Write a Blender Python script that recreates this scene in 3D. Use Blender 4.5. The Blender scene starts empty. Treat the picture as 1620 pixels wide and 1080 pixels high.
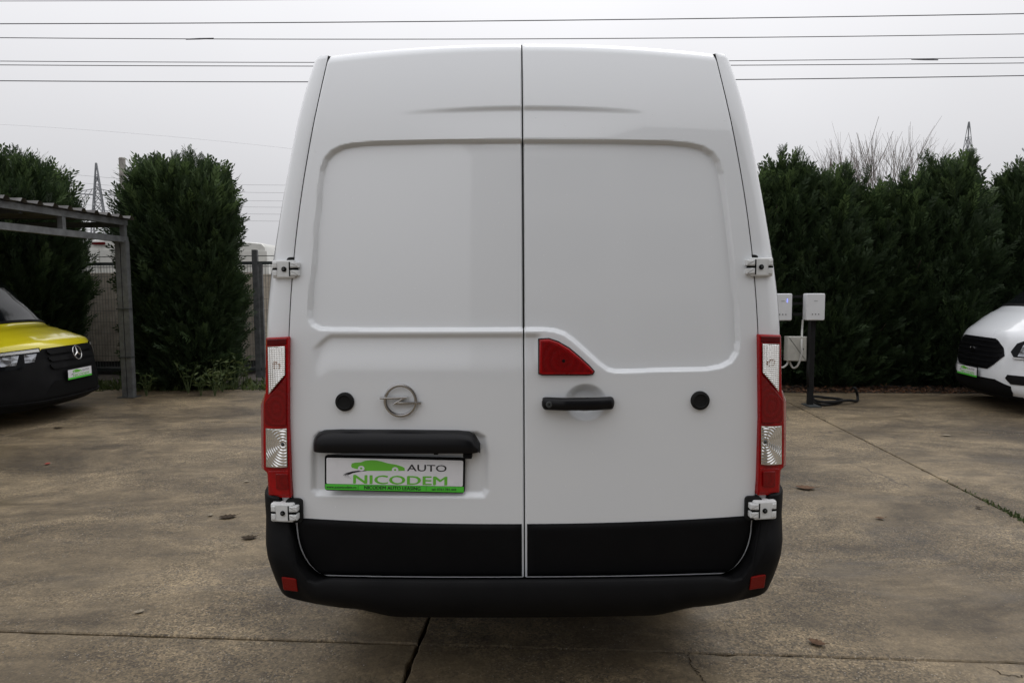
import bpy, bmesh, math, random
import numpy as np
from mathutils import Vector, Matrix, Euler
R = math.radians
random.seed(7); RNG = np.random.default_rng(7)
sc = bpy.context.scene
col = sc.collection

# ------------------------------------------------------------------ camera
CAM_H = 1.64; PITCH = 4.5; ROLL = -0.3; F = 1080.0
cam_d = bpy.data.cameras.new('camera'); cam_d.lens = 24.0; cam_d.sensor_width = 36.0; cam_d.clip_end = 3000; cam_d.clip_start = 0.05
cam = bpy.data.objects.new('camera', cam_d); col.objects.link(cam); sc.camera = cam
CM = Matrix.Rotation(R(90 - PITCH), 4, 'X') @ Matrix.Rotation(R(ROLL), 4, 'Z')
cam.matrix_world = Matrix.Translation((0, 0, CAM_H)) @ CM
# ------------------------------------------------------------------ world, sun, exposure
SUN_EL, SUN_AZ = 52.0, 18.0
w = bpy.data.worlds.new('World'); sc.world = w; w.use_nodes = True
nt = w.node_tree; N = nt.nodes; N.clear()
out = N.new('ShaderNodeOutputWorld'); bg = N.new('ShaderNodeBackground'); bg.inputs['Strength'].default_value = 0.1
sky = N.new('ShaderNodeTexSky'); sky.sky_type = 'NISHITA'; sky.sun_disc = False
sky.sun_elevation = R(SUN_EL); sky.sun_rotation = R(SUN_AZ); sky.dust_density = 6; sky.air_density = 1.5
bw = N.new('ShaderNodeRGBToBW'); nt.links.new(sky.outputs[0], bw.inputs[0])
tc = N.new('ShaderNodeTexCoord'); sp = N.new('ShaderNodeSeparateXYZ'); nt.links.new(tc.outputs['Generated'], sp.inputs[0])
mr = N.new('ShaderNodeMapRange'); nt.links.new(sp.outputs['Z'], mr.inputs[0])      # overcast sky: (1 + 2 sin h) / 3
mr.inputs['To Min'].default_value = 1 / 3; mr.inputs['To Max'].default_value = 1.0
rp = N.new('ShaderNodeMix'); rp.data_type = 'RGBA'; rp.blend_type = 'MULTIPLY'; rp.inputs[0].default_value = 1
rp.inputs[6].default_value = (.985, .985, 1.02, 1); nt.links.new(mr.outputs[0], rp.inputs[7])
cl = N.new('ShaderNodeTexNoise'); cl.inputs['Scale'].default_value = 1.6; cl.inputs['Detail'].default_value = 3; nt.links.new(tc.outputs['Generated'], cl.inputs['Vector'])
clr = N.new('ShaderNodeMapRange'); clr.inputs['From Min'].default_value = .3; clr.inputs['From Max'].default_value = .7; clr.inputs['To Min'].default_value = 15.6; clr.inputs['To Max'].default_value = 17.3
nt.links.new(cl.outputs[0], clr.inputs[0])
ml = N.new('ShaderNodeMix'); ml.data_type = 'RGBA'; ml.blend_type = 'MULTIPLY'; ml.inputs[0].default_value = 1
nt.links.new(rp.outputs[2], ml.inputs[6]); nt.links.new(clr.outputs[0], ml.inputs[7])
mx = N.new('ShaderNodeMix'); mx.data_type = 'RGBA'; mx.inputs[0].default_value = 0.05
nt.links.new(ml.outputs[2], mx.inputs[6]); nt.links.new(bw.outputs[0], mx.inputs[7])
nt.links.new(mx.outputs[2], bg.inputs[0]); nt.links.new(bg.outputs[0], out.inputs[0])
sd = bpy.data.lights.new('sun', 'SUN'); sd.energy = 0.5; sd.angle = R(40); sd.color = (1, .97, .93)
so = bpy.data.objects.new('sun', sd); col.objects.link(so)
saz = R(SUN_AZ); sdir = Vector((math.sin(saz) * math.cos(R(SUN_EL)), math.cos(saz) * math.cos(R(SUN_EL)), math.sin(R(SUN_EL))))
so.rotation_euler = sdir.to_track_quat('Z', 'Y').to_euler()
sc.view_settings.view_transform = 'Standard'; sc.view_settings.look = 'None'
sc.cycles.use_denoising = True
sc.view_settings.exposure = 0.0; sc.view_settings.gamma = 1.0; sc.view_settings.use_curve_mapping = False

# ------------------------------------------------------------------ pixels to rays
CR = np.array([[CM[i][j] for j in range(3)] for i in range(3)])
def ray(px, py):
    d = CR @ np.array([(px - 810) / F, -(py - 540) / F, -1.0])
    return d
def at(px, py, Y):                      # point on the vertical plane at distance Y
    d = ray(px, py); t = Y / d[1]
    return np.array([d[0] * t, Y, CAM_H + d[2] * t])
def ground(px, py, z=0.0):
    d = ray(px, py); t = (z - CAM_H) / d[2]
    return np.array([d[0] * t, d[1] * t, z])
def sstep(a, b, x):
    t = np.clip((x - a) / (b - a), 0, 1); return t * t * (3 - 2 * t)

# ------------------------------------------------------------------ materials
MATS = {}
def pm(name, color, rough=.5, metal=0, coat=0, var=0.0, vscale=6.0, bump=0.0, bscale=40.0, spec=.5, coat_rough=.05, emit=None, emit_s=0, trans=0):
    m = bpy.data.materials.new(name); m.use_nodes = True; t = m.node_tree; b = t.nodes['Principled BSDF']
    b.inputs['Base Color'].default_value = (*color, 1); b.inputs['Roughness'].default_value = rough; b.inputs['Metallic'].default_value = metal
    b.inputs['Coat Weight'].default_value = coat; b.inputs['Coat Roughness'].default_value = coat_rough; b.inputs['Specular IOR Level'].default_value = spec
    b.inputs['Transmission Weight'].default_value = trans
    if emit: b.inputs['Emission Color'].default_value = (*emit, 1); b.inputs['Emission Strength'].default_value = emit_s
    if var or bump:
        c = t.nodes.new('ShaderNodeTexCoord')
    if var:
        n = t.nodes.new('ShaderNodeTexNoise'); n.inputs['Scale'].default_value = vscale; n.inputs['Detail'].default_value = 6
        t.links.new(c.outputs['Object'], n.inputs['Vector'])
        r = t.nodes.new('ShaderNodeMapRange'); r.inputs['From Min'].default_value = .3; r.inputs['From Max'].default_value = .7
        r.inputs['To Min'].default_value = 1 - var; r.inputs['To Max'].default_value = 1 + var * .6
        t.links.new(n.outputs[0], r.inputs[0])
        x = t.nodes.new('ShaderNodeMix'); x.data_type = 'RGBA'; x.blend_type = 'MULTIPLY'; x.inputs[0].default_value = 1
        x.inputs[6].default_value = (*color, 1); t.links.new(r.outputs[0], x.inputs[7]); t.links.new(x.outputs[2], b.inputs['Base Color'])
        r2 = t.nodes.new('ShaderNodeMapRange'); r2.inputs['From Min'].default_value = .3; r2.inputs['From Max'].default_value = .7
        r2.inputs['To Min'].default_value = min(1, rough * 1.15); r2.inputs['To Max'].default_value = rough * .85
        t.links.new(n.outputs[0], r2.inputs[0]); t.links.new(r2.outputs[0], b.inputs['Roughness'])
    if bump:
        n2 = t.nodes.new('ShaderNodeTexNoise'); n2.inputs['Scale'].default_value = bscale; n2.inputs['Detail'].default_value = 4
        t.links.new(c.outputs['Object'], n2.inputs['Vector'])
        bp = t.nodes.new('ShaderNodeBump'); bp.inputs['Strength'].default_value = bump; bp.inputs['Distance'].default_value = .01
        t.links.new(n2.outputs[0], bp.inputs['Height']); t.links.new(bp.outputs[0], b.inputs['Normal'])
    MATS[name] = m; return m

pm('white_paint', (.73, .75, .765), .30, coat=1.0, bump=.012, bscale=9, coat_rough=.04)
pm('white_metal_paint', (.66, .67, .66), .4, coat=.3, var=.08, vscale=40)
pm('black_plastic', (.0045, .0045, .005), .6, var=.18, vscale=9, bump=.06, bscale=600, spec=.10)
pm('bumper_plastic', (.0060, .0060, .0065), .6, var=.3, vscale=5, bump=.08, bscale=500, spec=.12)
pm('gloss_black', (.005, .005, .006), .3, coat=.0, spec=.22)
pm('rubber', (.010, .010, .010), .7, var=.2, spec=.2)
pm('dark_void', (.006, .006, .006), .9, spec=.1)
pm('grey_seal', (.22, .22, .22), .5)
pm('chrome', (.48, .47, .46), .18, metal=1, var=.06, vscale=60)
pm('tyre', (.02, .02, .02), .85, bump=.3, bscale=30)
pm('alloy', (.45, .46, .47), .35, metal=1, var=.1)
pm('glass_dark', (.006, .007, .008), .08, spec=.12)
pm('yellow_paint', (.70, .60, .012), .3, coat=1.0, var=.05, vscale=2)
pm('car_white', (.74, .76, .78), .3, coat=1.0, var=.03, vscale=2)
pm('plate_white', (.74, .74, .76), .4, var=.04, vscale=30)
pm('plate_green', (.08, .55, .04), .45)
pm('print_green', (.14, .50, .04), .45)
pm('print_black', (.012, .012, .015), .5)
pm('lens_red', (.30, .0015, .003), .25, coat=.08, var=.25, vscale=25, spec=.25)
pm('lens_red_dark', (.09, .001, .002), .25, coat=.05, var=.3, vscale=30, spec=.2)
pm('lens_edge', (.42, .16, .15), .15, coat=1, trans=.35)
pm('reflector_red', (.20, .006, .004), .4, coat=.05, spec=.2, bump=.2, bscale=300)
pm('lamp_mirror', (.78, .78, .76), .16, metal=.9, coat=.4)
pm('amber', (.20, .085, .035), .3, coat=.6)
pm('steel_grey', (.15, .155, .155), .55, metal=.35, var=.35, vscale=10, bump=.1, bscale=80)
pm('steel_dark', (.06, .065, .065), .55, metal=.3, var=.3, vscale=10)
pm('roof_sheet', (.13, .125, .12), .55, metal=.3, var=.4, vscale=4)
pm('fence_green', (.045, .055, .055), .55, var=.25, vscale=12)
pm('fence_wire', (.16, .17, .165), .5, metal=.4, var=.2)
pm('beige_board', (.42, .37, .30), .7, var=.25, vscale=7, bump=.2, bscale=20)
pm('cloudy_white', (.62, .62, .58), .5, coat=.2, var=.1, vscale=3)
pm('concrete_pole', (.33, .31, .28), .85, var=.25, vscale=8, bump=.3, bscale=30)
pm('pylon_steel', (.22, .23, .24), .6, metal=.2)
pm('wire', (.10, .10, .11), .6)
pm('bark', (.075, .055, .04), .9, var=.4, vscale=20, bump=.5, bscale=30)
pm('twig', (.20, .17, .15), .9, var=.3)
pm('box_white', (.62, .63, .64), .35, coat=.3, var=.04)
pm('box_grey', (.36, .355, .32), .5, var=.12, vscale=10)
pm('led_blue', (.05, .05, .5), .4, emit=(.25, .3, 1), emit_s=1.5)
pm('cable_white', (.45, .45, .43), .5)
pm('soil', (.045, .035, .026), .95, var=.5, vscale=6, bump=.6, bscale=30)
pm('leaf_brown', (.12, .070, .042), .85, var=.4, vscale=60, spec=.15)
pm('leaf_dark', (.045, .032, .020), .85, var=.4, vscale=60, spec=.15)
pm('leaf_red', (.26, .035, .02), .6, var=.3, vscale=60)
pm('leaf_pale', (.27, .23, .17), .85, var=.3, vscale=60, spec=.15)
pm('grass', (.06, .085, .025), .8, var=.3)
pm('droplet', (.85, .87, .9), .05, coat=1)

def ringed(name, color, metal, rough, scale, cell=0.0, dist=.004, strength=.8, coat=1.0, contrast=.0, wavew=1.0):
    """lens optic: concentric rings and facets pressed in behind a clear cover"""
    m = bpy.data.materials.new(name); m.use_nodes = True; t = m.node_tree; b = t.nodes['Principled BSDF']
    b.inputs['Metallic'].default_value = metal; b.inputs['Roughness'].default_value = rough; b.inputs['Coat Weight'].default_value = coat; b.inputs['Specular IOR Level'].default_value = .25
    c = t.nodes.new('ShaderNodeTexCoord')
    wv = t.nodes.new('ShaderNodeTexWave'); wv.wave_type = 'RINGS'; wv.rings_direction = 'SPHERICAL'; wv.inputs['Scale'].default_value = scale; wv.inputs['Distortion'].default_value = .25
    t.links.new(c.outputs['Object'], wv.inputs['Vector'])
    vo = t.nodes.new('ShaderNodeTexVoronoi'); vo.inputs['Scale'].default_value = cell or 60; t.links.new(c.outputs['Object'], vo.inputs['Vector'])
    ad = t.nodes.new('ShaderNodeMath'); ad.operation = 'MULTIPLY_ADD'; ad.inputs[1].default_value = .8 if cell else 0
    t.links.new(vo.outputs['Distance'], ad.inputs[0]); wm = t.nodes.new('ShaderNodeMath'); wm.operation = 'MULTIPLY'; wm.inputs[1].default_value = wavew; t.links.new(wv.outputs['Fac'], wm.inputs[0]); t.links.new(wm.outputs[0], ad.inputs[2])
    bp = t.nodes.new('ShaderNodeBump'); bp.inputs['Strength'].default_value = strength; bp.inputs['Distance'].default_value = dist
    t.links.new(ad.outputs[0], bp.inputs['Height']); t.links.new(bp.outputs[0], b.inputs['Normal'])
    r = t.nodes.new('ShaderNodeMapRange'); r.inputs['From Min'].default_value = 0; r.inputs['From Max'].default_value = 1.4
    r.inputs['To Min'].default_value = 1 - contrast; r.inputs['To Max'].default_value = 1 + contrast
    t.links.new(ad.outputs[0], r.inputs[0])
    x = t.nodes.new('ShaderNodeMix'); x.data_type = 'RGBA'; x.blend_type = 'MULTIPLY'; x.inputs[0].default_value = 1
    x.inputs[6].default_value = (*color, 1); t.links.new(r.outputs[0], x.inputs[7]); t.links.new(x.outputs[2], b.inputs['Base Color'])
    t.nodes['Principled BSDF'].inputs['Coat Roughness'].default_value = .03
    MATS[name] = m
ringed('optic_red', (.17, .001, .002), .0, .25, 12, 160, .002, .35, coat=.06, contrast=.22, wavew=.6)
ringed('optic_clear', (.50, .50, .48), .8, .3, 16, 230, .0025, .6, coat=.5, contrast=.22, wavew=.45)
ringed('optic_grid', (.48, .46, .43), .8, .3, 20, 260, .0025, .6, coat=.5, contrast=.25, wavew=.4)
ringed('optic_head', (.35, .36, .38), .85, .2, 4, 14, .02, .8, coat=.3, contrast=.5, wavew=.15)

def concrete():
    m = bpy.data.materials.new('concrete'); m.use_nodes = True; t = m.node_tree; b = t.nodes['Principled BSDF']; L = t.links.new
    g = t.nodes.new('ShaderNodeNewGeometry')
    def noise(scale, detail, rough=.55, stretch=None, dist=0):
        n = t.nodes.new('ShaderNodeTexNoise'); n.inputs['Scale'].default_value = scale; n.inputs['Detail'].default_value = detail; n.inputs['Roughness'].default_value = rough; n.inputs['Distortion'].default_value = dist
        if stretch:
            mp = t.nodes.new('ShaderNodeMapping'); mp.inputs['Scale'].default_value = stretch; mp.inputs['Rotation'].default_value = (0, 0, R(12)); L(g.outputs['Position'], mp.inputs[0]); L(mp.outputs[0], n.inputs['Vector'])
        else: L(g.outputs['Position'], n.inputs['Vector'])
        return n.outputs[0]
    def rng(s, a, b_, c, d):
        r = t.nodes.new('ShaderNodeMapRange'); r.inputs['From Min'].default_value = a; r.inputs['From Max'].default_value = b_; r.inputs['To Min'].default_value = c; r.inputs['To Max'].default_value = d; L(s, r.inputs[0]); return r.outputs[0]
    def mixc(fac, a, b_):
        x = t.nodes.new('ShaderNodeMix'); x.data_type = 'RGBA'
        if hasattr(fac, 'links'): L(fac, x.inputs[0])
        else: x.inputs[0].default_value = fac
        for k, v in ((6, a), (7, b_)):
            if hasattr(v, 'links'): L(v, x.inputs[k])
            else: x.inputs[k].default_value = (*v, 1)
        return x.outputs[2]
    def mul(c, f):
        x = t.nodes.new('ShaderNodeMix'); x.data_type = 'RGBA'; x.blend_type = 'MULTIPLY'; x.inputs[0].default_value = 1; L(c, x.inputs[6]); L(f, x.inputs[7]); return x.outputs[2]
    big = noise(.55, 9, .68, (1, 1.7, 1), .6)
    c = mixc(rng(big, .36, .64, 0, 1), (.056, .039, .0195), (.245, .187, .110))
    c = mul(c, rng(noise(2.3, 9, .7, (1, 1.6, 1), .8), .3, .7, .60, 1.30))
    c = mul(c, rng(noise(11, 6, .65), .3, .7, .80, 1.18))
    damp = noise(.9, 6, .6, (.8, 2.0, 1), 1.2)
    dampf = rng(damp, .56, .66, 0, 1)
    c = mixc(rng(damp, .57, .68, 0, .52), c, (.062, .048, .030))
    # exposed aggregate
    v = t.nodes.new('ShaderNodeTexVoronoi'); v.inputs['Scale'].default_value = 120; L(g.outputs['Position'], v.inputs['Vector'])
    sv = t.nodes.new('ShaderNodeSeparateColor'); L(v.outputs['Color'], sv.inputs[0])
    worn = rng(noise(1.1, 4, .6), .42, .56, .25, 1)
    c2 = mul(c, rng(sv.outputs[0], 0, 1, .42, 1.62)); c = mul(c, rng(noise(55, 5, .7), .3, .7, .72, 1.26)); c2 = mul(c2, rng(noise(38, 5, .75), .3, .7, .62, 1.35))
    c = mixc(worn, c, c2)
    st = t.nodes.new('ShaderNodeMath'); st.operation = 'MULTIPLY'; L(rng(sv.outputs[1], .93, .96, 0, 1), st.inputs[0]); L(rng(v.outputs['Distance'], .25, .5, 1, 0), st.inputs[1])
    st2 = t.nodes.new('ShaderNodeMath'); st2.operation = 'MULTIPLY'; L(st.outputs[0], st2.inputs[0]); L(worn, st2.inputs[1])
    c = mixc(st2.outputs[0], c, (.36, .32, .26))
    sk = t.nodes.new('ShaderNodeMath'); sk.operation = 'MULTIPLY'; L(rng(sv.outputs[2], .88, .92, 0, .6), sk.inputs[0]); L(worn, sk.inputs[1])
    c = mixc(sk.outputs[0], c, (.035, .028, .022))
    # hairline cracks
    v2 = t.nodes.new('ShaderNodeTexVoronoi'); v2.feature = 'DISTANCE_TO_EDGE'; v2.inputs['Scale'].default_value = .55
    wp = t.nodes.new('ShaderNodeVectorMath'); wp.operation = 'MULTIPLY_ADD'; wp.inputs[1].default_value = (.5, .5, 0)
    nn = t.nodes.new('ShaderNodeTexNoise'); nn.inputs['Scale'].default_value = 2.5; nn.inputs['Detail'].default_value = 5; L(g.outputs['Position'], nn.inputs['Vector'])
    L(nn.outputs['Color'], wp.inputs[0]); L(g.outputs['Position'], wp.inputs[2]); L(wp.outputs[0], v2.inputs['Vector'])
    ck = t.nodes.new('ShaderNodeMath'); ck.operation = 'MULTIPLY'; L(rng(v2.outputs['Distance'], .0, .004, .8, 0), ck.inputs[0]); L(rng(noise(.4, 2), .56, .6, 0, 1), ck.inputs[1])
    c = mixc(ck.outputs[0], c, (.03, .025, .02))
    L(c, b.inputs['Base Color'])
    L(rng(damp, .5, .7, .66, .42), b.inputs['Roughness']); b.inputs['Specular IOR Level'].default_value = .5
    h = t.nodes.new('ShaderNodeMath'); h.operation = 'MULTIPLY_ADD'; h.inputs[1].default_value = .5; L(sv.outputs[0], h.inputs[0]); L(noise(30, 6, .7), h.inputs[2])
    bp = t.nodes.new('ShaderNodeBump'); bp.inputs['Distance'].default_value = .008; L(rng(worn, 0, 1, .25, .75), bp.inputs['Strength']); L(h.outputs[0], bp.inputs['Height']); L(bp.outputs[0], b.inputs['Normal'])
    MATS['concrete'] = m
concrete()
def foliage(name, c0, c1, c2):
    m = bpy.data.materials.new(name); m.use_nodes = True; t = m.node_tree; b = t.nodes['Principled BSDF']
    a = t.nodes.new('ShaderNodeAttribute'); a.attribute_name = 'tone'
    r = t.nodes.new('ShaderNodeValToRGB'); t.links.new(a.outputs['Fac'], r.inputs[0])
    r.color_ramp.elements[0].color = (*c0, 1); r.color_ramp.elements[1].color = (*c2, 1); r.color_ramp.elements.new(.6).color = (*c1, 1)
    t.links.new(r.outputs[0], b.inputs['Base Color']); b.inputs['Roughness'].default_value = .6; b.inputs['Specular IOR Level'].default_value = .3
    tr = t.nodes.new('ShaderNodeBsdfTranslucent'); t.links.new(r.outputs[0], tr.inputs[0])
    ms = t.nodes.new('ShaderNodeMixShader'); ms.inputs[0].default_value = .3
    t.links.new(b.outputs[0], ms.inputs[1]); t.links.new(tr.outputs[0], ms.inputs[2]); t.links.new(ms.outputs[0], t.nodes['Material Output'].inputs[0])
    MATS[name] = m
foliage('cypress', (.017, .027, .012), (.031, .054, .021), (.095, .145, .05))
foliage('weed_leaf', (.04, .06, .02), (.07, .10, .03), (.12, .14, .05))
foliage('litter', (.05, .03, .02), (.10, .06, .035), (.22, .10, .05))

# ------------------------------------------------------------------ object helpers
def link(name, me, parent=None):
    o = bpy.data.objects.new(name, me); col.objects.link(o)
    if parent: o.parent = parent
    return o
def tag(o, label, cat, group=None):
    o['label'] = label; o['category'] = cat
    if group: o['group'] = group
    return o
def structure(o): o['kind'] = 'structure'; return o
def stuff(o): o['kind'] = 'stuff'; return o
def empty(name, loc=(0, 0, 0), rz=0):
    o = bpy.data.objects.new(name, None); o.empty_display_size = .2; col.objects.link(o); o.location = loc; o.rotation_euler = (0, 0, rz); return o
class MB:
    def __init__(s): s.v = []; s.f = []; s.sm = []
    def add(s, vs, fs, smooth=False):
        b = len(s.v); s.v += [tuple(map(float, p)) for p in vs]; s.f += [tuple(i + b for i in f) for f in fs]; s.sm += [smooth] * len(fs)
    def box(s, c, d, rot=None, bevel=0):
        bm = bmesh.new(); bmesh.ops.create_cube(bm, size=1); bmesh.ops.scale(bm, vec=d, verts=bm.verts)
        if bevel: bmesh.ops.bevel(bm, geom=bm.edges[:], offset=bevel, segments=2, affect='EDGES', profile=.6)
        if rot is not None: bmesh.ops.rotate(bm, matrix=rot, verts=bm.verts, cent=(0, 0, 0))
        bm.verts.index_update()
        s.add([Vector(c) + v.co for v in bm.verts], [[v.index for v in f.verts] for f in bm.faces], False); bm.free()
    def bar(s, p, q, wx, wy=None, up=(0, 0, 1)):
        p = Vector(p); q = Vector(q); d = (q - p).normalized(); wy = wy or wx
        a = d.cross(Vector(up))
        if a.length < 1e-4: a = d.cross(Vector((0, 1, 0)))
        a.normalize(); b = d.cross(a)
        vs = [e + a * (i * wx / 2) + b * (j * wy / 2) for e in (p, q) for i, j in ((-1, -1), (1, -1), (1, 1), (-1, 1))]
        s.add(vs, [(0, 1, 2, 3), (7, 6, 5, 4), (0, 4, 5, 1), (1, 5, 6, 2), (2, 6, 7, 3), (3, 7, 4, 0)])
    def tube(s, pts, r, n=8, cap=True):
        pts = [Vector(p) for p in pts]; rs = r if hasattr(r, '__len__') else [r] * len(pts); rings = []
        for i, p in enumerate(pts):
            d = (pts[min(i + 1, len(pts) - 1)] - pts[max(i - 1, 0)]).normalized()
            a = d.cross(Vector((.3, .2, 1))); a.normalize(); b = d.cross(a)
            rings.append([p + (a * math.cos(2 * math.pi * k / n) + b * math.sin(2 * math.pi * k / n)) * rs[i] for k in range(n)])
        vs = [v for rg in rings for v in rg]; fs = []
        for i in range(len(pts) - 1):
            for k in range(n): fs.append((i * n + k, i * n + (k + 1) % n, (i + 1) * n + (k + 1) % n, (i + 1) * n + k))
        if cap: fs += [tuple(range(n))[::-1], tuple((len(pts) - 1) * n + k for k in range(n))]
        s.add(vs, fs, True)
    def lathe(s, prof, c, axis='Y', n=24):
        vs = []; fs = []
        for r, h in prof:
            for k in range(n):
                a = 2 * math.pi * k / n; u, v_ = r * math.cos(a), r * math.sin(a)
                vs.append({'Y': (c[0] + u, c[1] + h, c[2] + v_), 'X': (c[0] + h, c[1] + u, c[2] + v_), 'Z': (c[0] + u, c[1] + v_, c[2] + h)}[axis])
        m = len(prof)
        for i in range(m - 1):
            for k in range(n): fs.append((i * n + k, i * n + (k + 1) % n, (i + 1) * n + (k + 1) % n, (i + 1) * n + k))
        fs += [tuple(range(n)), tuple((m - 1) * n + k for k in range(n))]
        s.add(vs, fs, True)
    def grid(s, P, smooth=True, flip=False):
        h, w_ = len(P), len(P[0]); fs = []
        for i in range(h - 1):
            for j in range(w_ - 1):
                q = (i * w_ + j, i * w_ + j + 1, (i + 1) * w_ + j + 1, (i + 1) * w_ + j)
                fs.append(q[::-1] if flip else q)
        s.add([p for r_ in P for p in r_], fs, smooth)
    def build(s, name, mat, parent=None, fix=True, sharp=40):
        me = bpy.data.meshes.new(name); me.from_pydata(s.v, [], s.f)
        me.polygons.foreach_set('use_smooth', s.sm)
        if fix:
            bm = bmesh.new(); bm.from_mesh(me); bmesh.ops.recalc_face_normals(bm, faces=bm.faces[:]); bm.to_mesh(me); bm.free()
        if any(s.sm):
            try: me.set_sharp_from_angle(angle=R(sharp))
            except Exception: pass
        if mat: me.materials.append(MATS[mat])
        me.update()
        return link(name, me, parent)
def inset(poly, d):
    n = len(poly); P = [Vector((p[0], p[1])) for p in poly]
    area = sum(P[i].x * P[(i + 1) % n].y - P[(i + 1) % n].x * P[i].y for i in range(n)); sg = 1 if area > 0 else -1
    o = []
    for i in range(n):
        a = (P[i] - P[i - 1]); b = (P[(i + 1) % n] - P[i])
        if a.length < 1e-9 or b.length < 1e-9: o.append(P[i]); continue
        a.normalize(); b.normalize()
        na = Vector((-a.y, a.x)) * sg; nb = Vector((-b.y, b.x)) * sg; m = na + nb
        if m.length < 1e-6: m = na
        m.normalize(); k = max(.35, m.dot(na)); o.append(P[i] + m * (d / k))
    return [(p.x, p.y) for p in o]
def roundpoly(poly, r, seg=4):
    n = len(poly); o = []
    rs = r if hasattr(r, '__len__') else [r] * n
    for i in range(n):
        p = Vector(poly[i]); a = Vector(poly[i - 1]); b = Vector(poly[(i + 1) % n])
        if rs[i] <= 0: o.append(tuple(p)); continue
        da = min(rs[i], (a - p).length * .45); db = min(rs[i], (b - p).length * .45)
        pa = p + (a - p).normalized() * da; pb = p + (b - p).normalized() * db
        for k in range(seg + 1):
            t = k / seg; o.append(tuple(pa * (1 - t) ** 2 + p * 2 * t * (1 - t) + pb * t * t))
    return o
def prism(mb, poly, d0, d1, fn, bevel=.003, segs=2):
    """poly in (x,z); fn(x,z,d) -> 3D; d0 is the back, d1 the front, front edge rounded"""
    rings = [[fn(x, z, d0) for x, z in poly]]
    sgn = 1 if d1 > d0 else -1
    for k in range(segs + 1):
        a = k / segs * math.pi / 2
        ip = inset(poly, bevel * (1 - math.cos(a))) if k else poly
        rings.append([fn(x, z, d1 - sgn * bevel * (1 - math.sin(a))) for x, z in ip])
    n = len(poly); vs = [v for r_ in rings for v in r_]; fs = []
    for i in range(len(rings) - 1):
        for k in range(n): fs.append((i * n + k, i * n + (k + 1) % n, (i + 1) * n + (k + 1) % n, (i + 1) * n + k))
    mb.add(vs, fs, True)
    b = [fn(x, z, d1) for x, z in ip]
    mb.add(b, [tuple(range(n))], False)
def text_mesh(body, x0, x1, zb, h, off=0.0):
    c = bpy.data.curves.new('t', 'FONT'); c.body = body; c.size = 1; c.offset = off; c.resolution_u = 3; c.fill_mode = 'FRONT'
    o = bpy.data.objects.new('t', c); col.objects.link(o)
    dg = bpy.context.evaluated_depsgraph_get(); me = bpy.data.meshes.new_from_object(o.evaluated_get(dg))
    bpy.data.objects.remove(o); bpy.data.curves.remove(c)
    V = np.array([v.co[:] for v in me.vertices]); fs = [tuple(p.vertices) for p in me.polygons]; bpy.data.meshes.remove(me)
    V -= V.min(0); V[:, 0] *= (x1 - x0) / V[:, 0].max(); V[:, 1] *= h / V[:, 1].max()
    return [(x0 + p[0], 0, zb + p[1]) for p in V], fs

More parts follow.
